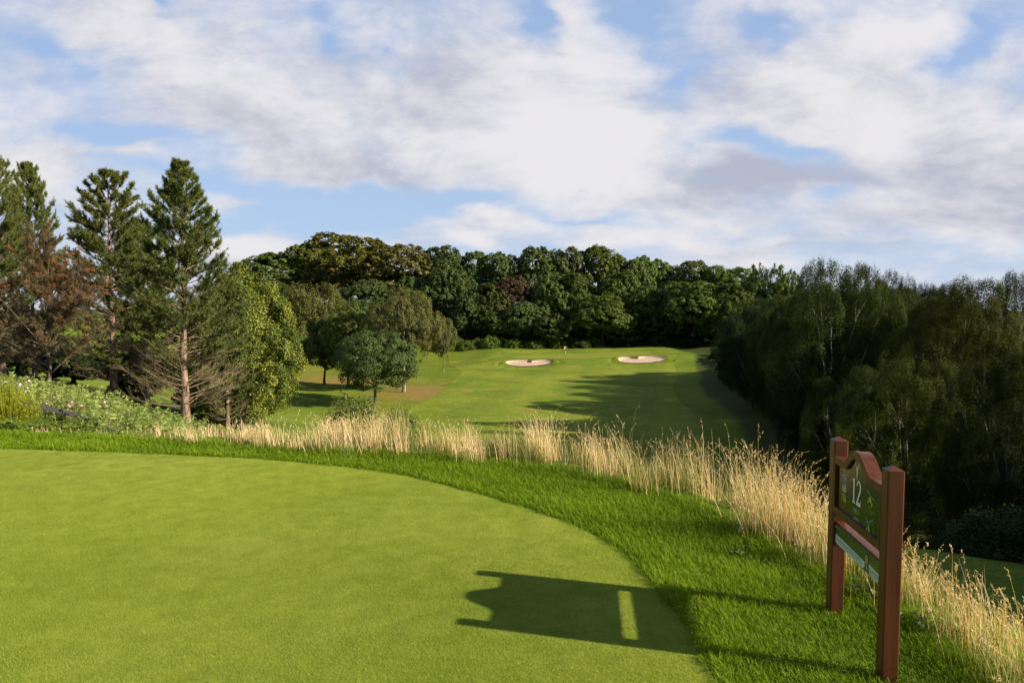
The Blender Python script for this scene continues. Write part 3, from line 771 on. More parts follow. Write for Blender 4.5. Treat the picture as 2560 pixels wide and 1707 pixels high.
def bush_kind(seed, h=1.5, wd=2.4, clumps=60, per=60, leaf=.09, stems=26, aspect=.55):
    g = np.random.default_rng(seed); G = Geo(); T = Geo()
    d = norm(g.normal(size=(clumps, 3))); d[:, 2] = np.abs(d[:, 2])
    c = d * g.uniform(.55, 1, (clumps, 1)) ** .5 * [wd / 2, wd / 2, h * .88]
    k = np.repeat(np.arange(clumps), per); n = len(k)
    dv = norm(g.normal(size=(n, 3)) + d[k] * .6 + [0, 0, .3]); P = c[k] + dv * (g.uniform(.3, 1, n) ** .6 * min(wd, h) * .2)[:, None]
    P[:, 2] = np.abs(P[:, 2]) + .02
    G.leaves(P, norm(dv * .6 + [0, 0, .5] + g.normal(0, .5, (n, 3))), leaf * g.uniform(.6, 1.3, n), aspect, np.clip(g.normal(.45, .17, n) + g.normal(0, .1, clumps)[k], 0, 1), g=g)
    j = g.choice(clumps, min(stems, clumps), replace=False); a = np.stack([g.normal(0, .06 * wd, len(j)), g.normal(0, .06 * wd, len(j)), np.full(len(j), -.1)], 1)
    T.tubes(curve3(a, a * .5 + c[j] * [.4, .4, .6], c[j], 5), np.linspace(.02, .005, 5)[None].repeat(len(j), 0), 4)
    return dict(h=h, w=wd, crown=G.mesh('bush_foliage'), trunk=T.mesh('bush_stems'))

K = {}
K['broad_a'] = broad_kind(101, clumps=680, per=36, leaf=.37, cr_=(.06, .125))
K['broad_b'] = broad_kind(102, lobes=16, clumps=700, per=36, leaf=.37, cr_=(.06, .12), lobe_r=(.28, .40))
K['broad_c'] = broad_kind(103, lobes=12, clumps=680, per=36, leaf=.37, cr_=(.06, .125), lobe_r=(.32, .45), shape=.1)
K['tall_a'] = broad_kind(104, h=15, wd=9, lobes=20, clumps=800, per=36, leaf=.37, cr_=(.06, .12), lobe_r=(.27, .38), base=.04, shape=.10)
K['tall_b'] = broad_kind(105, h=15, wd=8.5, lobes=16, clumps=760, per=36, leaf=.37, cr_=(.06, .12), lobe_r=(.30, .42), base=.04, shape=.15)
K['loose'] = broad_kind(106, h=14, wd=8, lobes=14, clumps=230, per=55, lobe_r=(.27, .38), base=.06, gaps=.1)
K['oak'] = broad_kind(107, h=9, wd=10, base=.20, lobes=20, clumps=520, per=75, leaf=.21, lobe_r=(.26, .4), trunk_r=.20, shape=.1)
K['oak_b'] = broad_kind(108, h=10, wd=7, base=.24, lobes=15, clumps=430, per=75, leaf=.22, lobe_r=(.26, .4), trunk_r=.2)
K['lime'] = broad_kind(109, h=12, wd=8, base=.02, lobes=30, clumps=620, per=160, leaf=.145, lobe_r=(.22, .34), trunk_r=.2, shape=.10, tintup=.55, cr_=(.09, .17), aspect=.75)  # strong outer tint paints the yellow of sunlit tips into the leaves
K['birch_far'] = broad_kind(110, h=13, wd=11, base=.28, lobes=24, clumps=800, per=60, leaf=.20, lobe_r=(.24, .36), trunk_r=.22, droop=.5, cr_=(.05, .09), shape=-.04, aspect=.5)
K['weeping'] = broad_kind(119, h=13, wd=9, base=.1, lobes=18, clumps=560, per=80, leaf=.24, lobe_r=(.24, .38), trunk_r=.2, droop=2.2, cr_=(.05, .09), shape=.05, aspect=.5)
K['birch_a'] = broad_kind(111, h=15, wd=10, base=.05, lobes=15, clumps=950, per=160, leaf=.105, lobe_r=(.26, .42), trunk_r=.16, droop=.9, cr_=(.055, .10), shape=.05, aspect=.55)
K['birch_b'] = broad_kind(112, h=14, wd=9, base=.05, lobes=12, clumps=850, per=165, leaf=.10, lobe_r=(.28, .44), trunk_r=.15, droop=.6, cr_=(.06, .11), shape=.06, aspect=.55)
K['pine_a'] = pine_kind(113)
K['pine_b'] = pine_kind(114, h=15, prof=((0, .2), (.05, .8), (.14, 1.5), (.25, 2.2), (.45, 2.6), (.7, 2.7), (.95, 2.2)), live=.80, trunk_r=.22, dens=.85)
K['pine_c'] = pine_kind(115, h=14, prof=((0, .2), (.05, .7), (.12, 1.2), (.25, 2.0), (.45, 2.9), (.7, 3.2), (.95, 2.8)), live=.85, trunk_r=.22, whorls=38)
K['rowan'] = rowan_kind(116)
K['bush'] = bush_kind(117)
K['bush_b'] = bush_kind(118, clumps=80, per=55)

TRACE = []
def tree(kind, px, top, wpx, y, leafm, label, name='broadleaf_tree', cat='tree', group=None, bark='bark', rz=None, hmax=None, sink=0.0):
    """a tree standing at depth y whose middle, top and width show at these picture measures"""
    k = K[kind]
    p = at_y(px, top, y); x = p[0]; zb = H(x, y) - sink
    h = p[2] - zb
    if hmax and h > hmax: h = hmax
    wd = wpx / FPX * y * math.hypot(1, (px - 1280) / FPX) ** .5
    sx = wd / k['w'] ; sz = h / k['h']
    e = empty(name, (x, y, zb), rng.uniform(0, 6.28) if rz is None else rz, (sx, sx, sz))
    tag(e, label, cat, group)
    link('crown', k['crown'], M[leafm], e); link('trunk', k['trunk'], M[bark], e)
    if 'dead' in k: link('dead_branch', k['dead'], M['twig'], e)
    if 'berries' in k: tag(link('berries', k['berries'], M['berry'], e), kind='stuff')
    TRACE.append((label, round(x, 1), y, round(zb, 1), 'h', round(h, 1), 'w', round(wd, 1)))
    return e

FAR = 'wood behind the green'
def far(kind, px, top, wpx, y, leafm, label, **kw): return tree(kind, px, top, wpx * 1.28, y, leafm, label, group=FAR, **kw)
# skyline row
far('broad_b', 695, 628, 165, 214, 'dark_leaf', 'dark domed tree at the left end of the far skyline')
far('broad_a', 858, 578, 200, 216, 'beech_leaf', 'tallest far tree, a broad dome with yellow-green sunlit top')
far('broad_c', 776, 606, 130, 212, 'beech_leaf', 'yellow-tipped tree filling the dip between the dark dome and the tallest dome')
far('broad_c', 832, 648, 105, 207, 'olive_leaf', 'small round olive tree below the tallest dome of the skyline')
far('broad_b', 985, 606, 185, 210, 'olive_leaf', 'olive round tree turning yellow, just right of the tallest dome')
far('broad_a', 1112, 612, 125, 210, 'blue_leaf', 'dark bluish tree on the skyline right of the yellowing olive tree')
far('tall_b', 1180, 626, 95, 211, 'blue_leaf', 'narrow skyline tree between the bluish tree and the rust-coloured crown')
far('broad_c', 1258, 626, 110, 209, 'dark_leaf', 'flat-topped dark skyline tree above the rust-coloured crown')
far('tall_a', 1340, 618, 110, 208, 'dark_leaf', 'big dark skyline tree straight above the bushy gap left of the flag')
far('broad_b', 1410, 614, 95, 210, 'dark_leaf', 'skyline tree rising directly above the red flag')
far('tall_a', 1497, 616, 140, 212, 'fresh_leaf', 'light green skyline tree above the round bush-like tree by the green')
far('broad_a', 1570, 645, 100, 206, 'dark_leaf', 'dark low skyline tree above the right-hand bunker, left of a paler one')
far('broad_c', 1622, 635, 105, 212, 'fresh_leaf', 'pale green skyline tree above the right-hand bunker')
far('tall_b', 1668, 664, 60, 208, 'blue_leaf', 'little dark tree sunk in the skyline notch right of the pale tree')
far('broad_a', 1720, 648, 120, 210, 'dark_leaf', 'rounded skyline tree past the notch, with a smooth top')
far('broad_b', 1812, 662, 140, 206, 'fresh_leaf', 'wide light green tree closing the right end of the far wood')
far('loose', 1893, 660, 62, 180, 'fresh_leaf', 'slender airy tree with sky showing through, left of a pair')
far('loose', 1945, 662, 70, 178, 'fresh_leaf', 'airy pointed tree, right of a pair beside the dark birches')
far('loose', 1975, 676, 60, 182, 'fresh_leaf', 'small airy tree half hidden behind the dark birches')
# second row, in front of the skyline
far('weeping', 775, 694, 165, 142, 'birch_leaf', 'grey-green weeping birch standing below the dark dome', name='birch_tree', bark='birch_bark')
far('broad_b', 925, 697, 150, 186, 'blue_leaf', 'blue-green rounded tree above the olive birch on the fairway edge')
far('broad_a', 1040, 688, 110, 188, 'blue_leaf', 'bluish tree under the yellowing olive crown')
far('tall_a', 1118, 655, 120, 190, 'blue_leaf', 'tall blue-green tree behind the right edge of the olive birch')
far('tall_b', 1168, 720, 75, 180, 'blue_leaf', 'slim blue-green tree left of the rust-coloured crown')
far('tall_b', 1222, 705, 90, 181, 'dark_leaf', 'dark tree pressed against the left of the rust-coloured crown')
far('broad_c', 1285, 686, 100, 186, 'rust_leaf', 'rust-brown tree, the only reddish crown in the far wood')
far('broad_b', 1308, 752, 100, 177, 'blue_leaf', 'bushy green tree at the foot of the rust-brown tree')
far('tall_a', 1376, 690, 105, 184, 'dark_leaf', 'dark tree between the rust-brown tree and the flag')
far('tall_b', 1446, 680, 115, 186, 'dark_leaf', 'tall dark tree behind the flag and the round bush-like tree')
far('broad_a', 1508, 734, 140, 174, 'fresh_leaf', 'round bush-like green tree on its own behind the green')
far('tall_b', 1548, 672, 110, 188, 'dark_leaf', 'shaded tree behind the right shoulder of the round bush-like tree')
far('broad_b', 1612, 712, 120, 182, 'dark_leaf', 'dark lumpy tree straight above the right-hand bunker')
far('tall_a', 1690, 706, 115, 178, 'blue_leaf', 'shaded tree where the far wood meets the shadow right of the bunkers')
far('broad_a', 1738, 700, 150, 172, 'fresh_leaf', 'broad yellow-green tree at the right end of the far wood')
far('tall_b', 1820, 705, 120, 168, 'dark_leaf', 'dark tree in the corner between the far wood and the birches')
far('broad_c', 1380, 782, 75, 172, 'dark_leaf', 'low dark shrub-like tree at the wood edge just left of the flag')
far('broad_b', 1238, 770, 90, 178, 'dark_leaf', 'low dark tree at the wood edge left of the rust-brown tree')
far('broad_a', 1150, 790, 90, 182, 'blue_leaf', 'low blue-green tree above the hedge of bushes')
far('tall_b', 1640, 770, 90, 176, 'dark_leaf', 'dark low tree in deep shade behind the right-hand bunker')
far('broad_b', 1580, 790, 80, 178, 'dark_leaf', 'shaded low tree behind the green, right of the round one')
far('broad_a', 650, 700, 150, 196, 'dark_leaf', 'dark tree behind the yellow-green lime on its right')
far('broad_b', 700, 740, 130, 170, 'blue_leaf', 'dark tree between the lime and the weeping birch')
far('broad_c', 860, 745, 130, 168, 'blue_leaf', 'green tree behind the weeping birch and the olive birch')
far('broad_a', 1000, 770, 150, 180, 'blue_leaf', 'green tree directly behind the olive birch')

# group on the left of the fairway
LG = 'trees left of the fairway'
tree('oak', 936, 826, 205, 86, 'oak_leaf', 'dark round oak, nearest of the fairway trees, clear trunk on dry grass', name='oak_tree', group=LG)
tree('birch_far', 1008, 716, 205, 98, 'birch_leaf', 'big olive birch with pale trunk behind the dark round oak', name='birch_tree', group=LG, bark='birch_bark')
tree('birch_far', 1108, 790, 70, 124, 'birch_leaf', 'small olive birch at the right edge of the big olive birch', name='birch_tree', group=LG, bark='birch_bark')
tree('oak_b', 808, 795, 110, 106, 'dark_leaf', 'dark tree with straight dark trunk, left one of two trunks beside the oak', group=LG)
tree('oak_b', 868, 757, 125, 103, 'fresh_leaf', 'tree with light green top and thin trunk, left of the oak', group=LG)
tree('oak_b', 722, 822, 105, 119, 'dark_leaf', 'small dark tree next to the yellow-green lime', group=LG)
tree('oak', 992, 850, 95, 101, 'dark_leaf', 'small dark tree standing in the shade under the olive birch', name='oak_tree', group=LG)

# pines, rowan and lime on the left slope
PG = 'trees on the left slope'
tree('pine_a', 446, 412, 292, 38, 'needle', 'tall pine with pale trunk and bare dead lower branches', name='pine_tree', group=PG, bark='pine_bark', rz=.6)
tree('pine_b', 266, 434, 215, 46, 'needle', 'dark pine between the rowan and the pale-trunked pine', name='pine_tree', group=PG, bark='pine_bark', rz=2.0)
tree('pine_c', 66, 416, 150, 52, 'needle', 'pine with thin spire behind the red-berried rowan', name='pine_tree', group=PG, bark='pine_bark', rz=4.0)
tree('pine_b', -18, 384, 140, 43, 'needle', 'pine cut off by the left edge of the photo', name='pine_tree', group=PG, bark='pine_bark', rz=5.2)
tree('pine_c', 352, 560, 200, 50, 'needle', 'shorter pine filling the gap behind the pale-trunked pine', name='pine_tree', group=PG, bark='pine_bark', rz=1.0)
tree('pine_c', 560, 700, 150, 44, 'needle', 'low pine between the pale-trunked pine and the lime', name='pine_tree', group=PG, bark='pine_bark', rz=3.0)
tree('lime', 606, 670, 258, 47, 'lime_leaf', 'yellow-green lime with leafy skirt to the ground', name='lime_tree', group=PG, rz=1.2)
tree('rowan', 108, 580, 310, 32, 'rowan_leaf', 'rowan full of orange-red berries above the ferns', name='rowan_tree', group=PG, rz=.4)
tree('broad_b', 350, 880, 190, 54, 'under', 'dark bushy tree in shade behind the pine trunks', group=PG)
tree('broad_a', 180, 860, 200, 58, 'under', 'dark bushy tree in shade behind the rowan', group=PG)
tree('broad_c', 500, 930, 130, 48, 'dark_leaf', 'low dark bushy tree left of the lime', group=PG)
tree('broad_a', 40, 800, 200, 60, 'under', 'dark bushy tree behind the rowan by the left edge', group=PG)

# the birch wood on the right bank
BG = 'birch wood on the right bank'
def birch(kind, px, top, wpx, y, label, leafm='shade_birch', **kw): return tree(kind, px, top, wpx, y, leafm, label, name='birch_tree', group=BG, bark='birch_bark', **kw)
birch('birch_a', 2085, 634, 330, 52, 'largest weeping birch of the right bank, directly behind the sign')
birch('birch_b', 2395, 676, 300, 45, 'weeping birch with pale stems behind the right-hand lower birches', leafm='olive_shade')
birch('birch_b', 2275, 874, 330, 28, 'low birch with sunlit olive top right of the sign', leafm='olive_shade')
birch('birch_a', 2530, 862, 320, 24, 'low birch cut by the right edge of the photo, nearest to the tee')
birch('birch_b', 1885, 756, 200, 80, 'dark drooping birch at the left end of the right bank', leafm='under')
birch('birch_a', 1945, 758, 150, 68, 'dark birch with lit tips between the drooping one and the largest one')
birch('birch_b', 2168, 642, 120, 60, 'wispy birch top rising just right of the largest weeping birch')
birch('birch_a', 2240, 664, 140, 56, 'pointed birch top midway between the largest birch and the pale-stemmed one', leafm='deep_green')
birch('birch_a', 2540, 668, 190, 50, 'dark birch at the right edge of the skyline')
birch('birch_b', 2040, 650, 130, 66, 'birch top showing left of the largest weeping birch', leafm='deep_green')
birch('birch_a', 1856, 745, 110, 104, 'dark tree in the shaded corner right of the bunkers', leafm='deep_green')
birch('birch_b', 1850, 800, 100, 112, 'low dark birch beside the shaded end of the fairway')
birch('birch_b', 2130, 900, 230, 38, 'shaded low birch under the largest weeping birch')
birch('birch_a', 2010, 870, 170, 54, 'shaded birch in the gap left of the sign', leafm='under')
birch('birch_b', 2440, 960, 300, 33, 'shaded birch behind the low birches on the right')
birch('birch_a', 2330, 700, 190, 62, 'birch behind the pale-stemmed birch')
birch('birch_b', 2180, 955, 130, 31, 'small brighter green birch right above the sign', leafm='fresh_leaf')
deep = [(34, 20, 11, 9), (40, 36, 13, 10), (36, 6, 10, 9), (48, 52, 13, 10), (50, 24, 12, 10), (22, 9, 10, 8), (26, 1, 10, 8), (23, -6, 10, 8), (27, 15, 10, 8), (20, 13, 11, 8), (21, 4, 10, 8), (22, 19, 12, 9), (28, 8, 12, 9)]
for i_, y_ in enumerate(range(54, 117, 7)):
    xr = float(fw_edges(np.array([float(y_)]))[1][0])
    deep += [(xr + 14 + (i_ % 2) * 2, y_, 12.5, 9), (xr + 21, y_ + 3, 12, 10)]
for (x_, y_, h_, w_) in deep:
    k = K['birch_a' if int(x_ + y_) % 2 else 'birch_b']
    e = empty('birch_tree', (x_, y_, H(x_, y_)), rng.uniform(0, 6), (w_ / k['w'], w_ / k['w'], h_ / k['h']))
    tag(e, 'shaded birch deep inside the wood on the right bank', 'tree', BG)
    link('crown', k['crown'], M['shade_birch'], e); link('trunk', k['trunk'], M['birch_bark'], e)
#@@PART3

# ------------------------------------------------------------------ bushes and undergrowth
def bush(x, y, h, wd, leafm, label, name='bush', cat='bush', group=None, kind='bush', stems=True):
    k = K[kind]
    e = empty(name, (x, y, H(x, y) - .05), rng.uniform(0, 6.28), (wd / k['w'], wd / k['w'], h / k['h']))
    tag(e, label, cat, group)
    link('crown', k['crown'], M[leafm], e); link('trunk', k['trunk'], M['bark'], e)
    return e
K['bush_far'] = bush_kind(119, h=3, wd=5, clumps=60, per=60, leaf=.30, stems=10)
for i, px in enumerate(np.linspace(1110, 1285, 7)):
    p = at_y(px, 850, 171 + 2.0 * (i % 2)); bush(p[0], p[1], 2.4 + .8 * (i % 3 == 1), 5, 'fresh_leaf', 'green bush in the hedge along the wood edge left of the green', group='hedge bushes by the far green', kind='bush_far')
for i, px in enumerate(np.linspace(1340, 1480, 6)):
    p = at_y(px, 850, 170 + 2.5 * (i % 2)); bush(p[0], p[1], 2.2 + .6 * (i % 2), 5, 'fresh_leaf' if i < 3 else 'dark_leaf', 'low green shrub at the foot of the wood behind the flag', group='shrubs behind the flag', kind='bush_far')
for i, px in enumerate(np.linspace(1560, 1760, 8)):
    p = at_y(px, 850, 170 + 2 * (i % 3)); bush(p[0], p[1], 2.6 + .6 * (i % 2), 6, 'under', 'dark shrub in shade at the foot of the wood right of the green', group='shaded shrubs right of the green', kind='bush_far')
gr = np.random.default_rng(5)
for i in range(26):   # bramble along the foot of the birch wood
    y = 40 + i * 4.2; l_, r_ = fw_edges(np.array([y])); x = r_[0] + 10 + gr.uniform(-1, 2.0) - max(0, 60 - y) * .04
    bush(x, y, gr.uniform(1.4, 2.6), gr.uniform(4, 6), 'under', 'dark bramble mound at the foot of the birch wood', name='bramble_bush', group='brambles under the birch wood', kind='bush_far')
for i in range(30):
    y = gr.uniform(15, 36); x = gr.uniform(.62, 1.05) * y * .75 + 3.5 + (y - 15) * .12
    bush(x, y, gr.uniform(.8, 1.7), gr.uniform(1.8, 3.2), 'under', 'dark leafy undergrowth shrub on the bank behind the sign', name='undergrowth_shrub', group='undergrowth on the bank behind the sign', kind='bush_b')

K['weed'] = bush_kind(120, h=.35, wd=.6, clumps=12, per=5, leaf=.13, stems=10, aspect=.8)
# left slope: broom, ferns, pale herbs with pink flowers
def fern_mesh(seed, n=15, L=.85):
    g = np.random.default_rng(seed); G = Geo()
    for i in range(n):
        az = i * 2.4 + g.normal(0, .3); ln = L * g.uniform(.6, 1.1); lift = g.uniform(.5, 1.1)
        s = np.linspace(0, 1, 15); r = ln * s * .75; z = ln * lift * (s - .55 * s ** 2)
        dr = np.array([np.cos(az), np.sin(az), 0]); sd = np.array([-np.sin(az), np.cos(az), 0])
        P = dr * r[:, None] + np.array([0, 0, 1.]) * z[:, None]
        G.tubes(P, np.linspace(.006, .002, 15), 3, .4)
        wd = .24 * ln * np.sin(np.pi * np.clip(s * .9 + .08, 0, 1)) ** .8
        q = np.repeat(np.arange(1, 15), 4); f = g.uniform(-.5, .5, len(q)); sg = np.tile([-1, 1, -1, 1], 14)
        c = P[q] + (P[q] - P[q - 1]) * f[:, None]; e = sd * sg[:, None] + dr * .45 + np.array([0, 0, -.12])
        c = c + e * (wd[q] * .5)[:, None]
        G.leaves(c, norm(np.array([0, 0, .7]) + g.normal(0, .55, c.shape)), wd[q] * 1.05, .26, np.clip(g.normal(.5, .15, len(q)), 0, 1), axis=e, g=g)
    return G.mesh('fern_plant')
FERNS = [fern_mesh(200 + i) for i in range(3)]
FG = 'ferns on the left slope'
for i in range(34):
    px = gr.uniform(50, 420); yy_ = gr.uniform(8.9, 10.5); x = (px - 1280) / FPX * yy_
    s_ = gr.uniform(.42, .70) * (1.0 if px < 260 else .7)
    o = link('fern', FERNS[i % 3], M['fern'], None, (x, yy_, H(x, yy_) - .03)); o.rotation_euler = (0, 0, gr.uniform(0, 6)); o.scale = (s_, s_, s_)
    tag(o, 'green bracken fern on the slope by the dark handrail', 'fern', FG)
def broom_mesh(seed, h=1.0, wd=1.0, n=420, curl=.25):
    g = np.random.default_rng(seed); G = Geo()
    az = g.uniform(0, 6.28, n); r = wd * .5 * g.uniform(0, 1, n) ** .6
    a = np.stack([np.cos(az) * r * .25, np.sin(az) * r * .25, np.zeros(n)], 1); hh = h * g.uniform(.5, 1.05, n) * (1 - .35 * (r / wd * 2) ** 2)
    c = np.stack([np.cos(az) * r, np.sin(az) * r, hh], 1) + g.normal(0, .04, (n, 3)); b = a * .4 + c * .5; b[:, 2] = c[:, 2] * (.5 + curl * .2)
    S = curve3(a, b, c, 7); G.tubes(S, np.linspace(.006, .0025, 7)[None].repeat(n, 0), 3, np.clip(g.normal(.5, .2, n), 0, 1))
    m_ = 26; k = np.repeat(np.arange(n), m_); f = g.uniform(.25, 1, len(k)) * 6; i0 = np.minimum(f.astype(int), 5)
    P = S[k, i0] + (S[k, i0 + 1] - S[k, i0]) * (f - i0)[:, None]; dv = norm(norm(S[k, i0 + 1] - S[k, i0]) + g.normal(0, .5, (len(k), 3)))
    G.leaves(P + dv * .02, norm(g.normal(size=P.shape)), .05, .28, np.clip(g.normal(.35, .15, len(k)) + .3 * f / 6, 0, 1), axis=dv, g=g)
    return G.mesh('switch_shrub')
bm_ = broom_mesh(300, 1.15, 1.1)
def putm(name, me, mat, px, y, s, label, cat, group=None, dz=0):
    x = (px - 1280) / FPX * y; o = link(name, me, mat, None, (x, y, H(x, y) - .03 + dz)); o.scale = s if isinstance(s, tuple) else (s, s, s); o.rotation_euler = (0, 0, gr.uniform(0, 6))
    return tag(o, label, cat, group)
putm('broom_shrub', bm_, M['broom'], 8, 9.6, .80, 'bright yellow-green broom at the left edge of the photo', 'shrub')
putm('broom_shrub', bm_, M['broom'], -70, 10.2, 1.05, 'bright broom mostly cut off by the left edge', 'shrub')
for i in range(26):
    px = gr.uniform(-40, 430); y = gr.uniform(8.9, 10.5); x = (px - 1280) / FPX * y; zb = H(x, y)
    h = np.clip(at_y(px, np.interp(px, [0, 200, 430], [1040, 1060, 1092]) + gr.uniform(0, 25), y)[2] - zb, .15, .8)
    bush(x, y, h, gr.uniform(.5, .9), 'bush_leaf' if i % 3 else 'pale_leaf', 'small leafy shrub among the ferns at the edge of the mown grass', name='small_shrub', group='small shrubs among the ferns', kind='bush')
gm = broom_mesh(301, 1.0, 1.2, 420, .6)
putm('grey_shrub', gm, M['grey_shrub'], 250, 10.2, .80, 'grey-green wispy shrub hiding the middle of the handrail', 'shrub')
putm('grey_shrub', gm, M['grey_shrub'], 300, 10.6, .68, 'smaller grey-green wispy shrub right of the taller one', 'shrub')
# tall pale herbs
def herb_mesh(seed, h=1.4, n=9, flowers=0):
    g = np.random.default_rng(seed); G = Geo(); Fl = Geo()
    for i in range(n):
        b0 = np.r_[g.normal(0, .16, 2), 0]; t0 = b0 + np.r_[g.normal(0, .16, 2), h * g.uniform(.7, 1.05)]
        S = curve3(b0[None], ((b0 + t0) / 2 + np.r_[g.normal(0, .05, 2), 0])[None], t0[None], 8)[0]
        G.tubes(S, np.linspace(.010, .004, 8), 4, .3)
        m_ = 46; f = g.uniform(.15, 1, m_) * 7; i0 = np.minimum(f.astype(int), 6); P = S[i0] + (S[i0+1] - S[i0]) * (f - i0)[:, None]
        az = g.uniform(0, 6.28, m_); dv = norm(np.stack([np.cos(az), np.sin(az), g.uniform(-.1, .8, m_)], 1)); ln = .17 * (1.15 - f / 9)
        G.leaves(P + dv * ln[:, None] * .5, norm(np.array([0, 0, 1.]) + g.normal(0, .5, (m_, 3)) - dv * .3), ln * 1.15, .33, np.clip(g.normal(.5, .2, m_), 0, 1), axis=dv, g=g)
        if flowers and i < flowers:
            q = S[-1] + g.normal(0, .06, (14, 3)) + [0, 0, .02]
            Fl.leaves(q, norm(g.normal(size=q.shape)), .055, .8, np.clip(g.normal(.5, .25, 14), 0, 1), g=g)
    return G.mesh('herb_plant'), (Fl.mesh('herb_flowers') if flowers else None)
HERB = [herb_mesh(400 + i)[0] for i in range(3)]; HERBF = [herb_mesh(410 + i, 1.5, 9, 2) for i in range(2)]
HG = 'tall pale herbs on the left slope'
topline = lambda px: np.interp(px, [-60, 0, 80, 160, 230, 300, 390, 470], [948, 950, 955, 985, 990, 1012, 1052, 1075])
for i in range(230):
    px = gr.uniform(-60, 450); y = gr.uniform(12.6, 15.5) if px < 215 else gr.uniform(10.8, 15); x = (px - 1280) / FPX * y; zb = H(x, y)
    h = np.clip(at_y(px, topline(px) + gr.uniform(-18, 24), y)[2] - zb, .5, 2.6)
    fl_ = 110 < px < 225 and i % 6 == 0 or (px < 90 and i % 9 == 0)
    if fl_:
        a_, b_ = HERBF[i % 2]; e = empty('flowering_herb', (x, y, zb - .03), gr.uniform(0, 6), (1.15, 1.15, h / 1.5))
        link('stem', a_, M['pale_leaf'], e); tag(link('blossom', b_, M['pink'], e), kind='stuff')
        tag(e, 'tall herb with pink blossom behind the handrail', 'plant', 'pink flowering herbs behind the handrail')
    else:
        o = link('tall_herb', HERB[i % 3], M['pale_leaf'], None, (x, y, zb - .03)); o.scale = (1.25, 1.25, h / 1.4); o.rotation_euler = (0, 0, gr.uniform(0, 6))
        tag(o, 'tall pale green herb on the slope behind the handrail', 'plant', HG)
for i in range(40):
    px = gr.uniform(-80, 480); y = gr.uniform(15.5, 25); x = (px - 1280) / FPX * y; zb = H(x, y)
    h = np.clip(at_y(px, topline(px) + gr.uniform(-10, 20), y)[2] - zb, .6, 3.2)
    bush(x, y, h, gr.uniform(1.8, 2.8), 'bush_leaf', 'leafy green bush below the pines, behind the pale herbs', group='bushes below the pines', kind='bush_b')
# the little sapling in the tall grass
sp = at_z(872, 1120, -.1)
bush(sp[0] - .1, 8.6, .72, .75, 'sapling', 'fresh green sapling standing up out of the dry grass', name='sapling', cat='bush', kind='bush')
bush(sp[0] + .45, 8.9, .55, .65, 'bush_leaf', 'darker low bush in the dry grass beside the green sapling', name='sapling', cat='bush', kind='bush_b')

for (x_, y_, s_) in ((1.98, 3.72, .30), (2.02, 3.35, .26), (1.52, 4.35, .22), (1.62, 4.20, .18)):
    bush(x_, y_, s_ * .5, s_ * .8, 'dark_leaf', 'low broad-leaved weed at the foot of the dry grass by the sign', name='weed', cat='plant', group='weeds by the sign', kind='weed')

# handrail
m_wood = plain_mat('dark_stained_wood', (.030, .026, .030), .6, .3, noise=.3, nscale=12)
A = at_y(40, 1001, 10.8); B = at_y(410, 1092, 12.2)
hr = empty('handrail', (A[0], A[1], H(A[0], A[1]))); tag(hr, 'dark wooden handrail running down through the ferns', 'fence')
def bar(p, q, w_, h_):
    g = Geo(); p = np.array(p); q = np.array(q); t_ = norm(q - p); s_ = norm(np.cross(t_, [0, 0, 1.])); u_ = np.cross(s_, t_)
    c = [(-1, -1), (1, -1), (1, 1), (-1, 1)]
    v = [p + s_ * a * w_ / 2 + u_ * b * h_ / 2 for a, b in c] + [q + s_ * a * w_ / 2 + u_ * b * h_ / 2 for a, b in c]
    g.add(v, q=[(0,1,2,3),(7,6,5,4),(0,4,5,1),(1,5,6,2),(2,6,7,3),(3,7,4,0)]); return g
o0 = np.array(hr.location)
bar(A - o0, B - o0, .09, .065).build('rail', m_wood, hr)
for f in (.09, .5, .93):
    p = A + (B - A) * f; zb = H(p[0], p[1]) - .2
    v_ = Geo().box((-.04, -.04, 0), (.04, .04, p[2] - .035 - zb), bev=.006)
    v_.build('post', m_wood, hr, loc=tuple(np.array([p[0], p[1] + .02, zb]) - o0))

# ------------------------------------------------------------------ grasses
def inside_band(n, g, lo, hi, clump=None, t0=0.0, t1=1.0):
    """points along the plateau edge: lo..hi metres outward"""
    k = g.uniform(t0, t1, n) * (len(BANDC) - 2); i = k.astype(int); f = (k - i)[:, None]
    p = BANDC[i] * (1 - f) + BANDC[i + 1] * f; o = outward(BANDC)[i]
    return p + o * g.uniform(lo, hi, n)[:, None]
def blades(G, xy, z, ln, wd, lean, tint, g, segs=4, bend=.5, az=None):
    n = len(xy); az = g.uniform(0, 6.28, n) if az is None else az
    d = np.stack([np.cos(az), np.sin(az), np.zeros(n)], 1); sd = np.stack([-np.sin(az + g.normal(0, .9, n)), np.cos(az), np.zeros(n)], 1); sd = norm(sd)
    s = np.linspace(0, 1, segs)
    hor = (lean[:, None] * s + bend * lean[:, None] * s ** 2.5) * ln[:, None]
    ver = np.sqrt(np.maximum(1 - lean ** 2 * .7, .15))[:, None] * s * ln[:, None] - (bend * lean[:, None] * s ** 3 * .35) * ln[:, None]
    P = np.stack([xy[:, 0], xy[:, 1], z], 1)[:, None] + d[:, None] * hor[..., None] + np.array([0, 0, 1.]) * ver[..., None]
    W = wd[:, None] * np.r_[1.0, np.linspace(.95, .12, segs - 1)][None]
    tt = np.clip(tint[:, None] + np.linspace(-.18, .18, segs)[None], 0, 1)
    G.ribbons(P, W, sd, tt)
    return P, d, sd
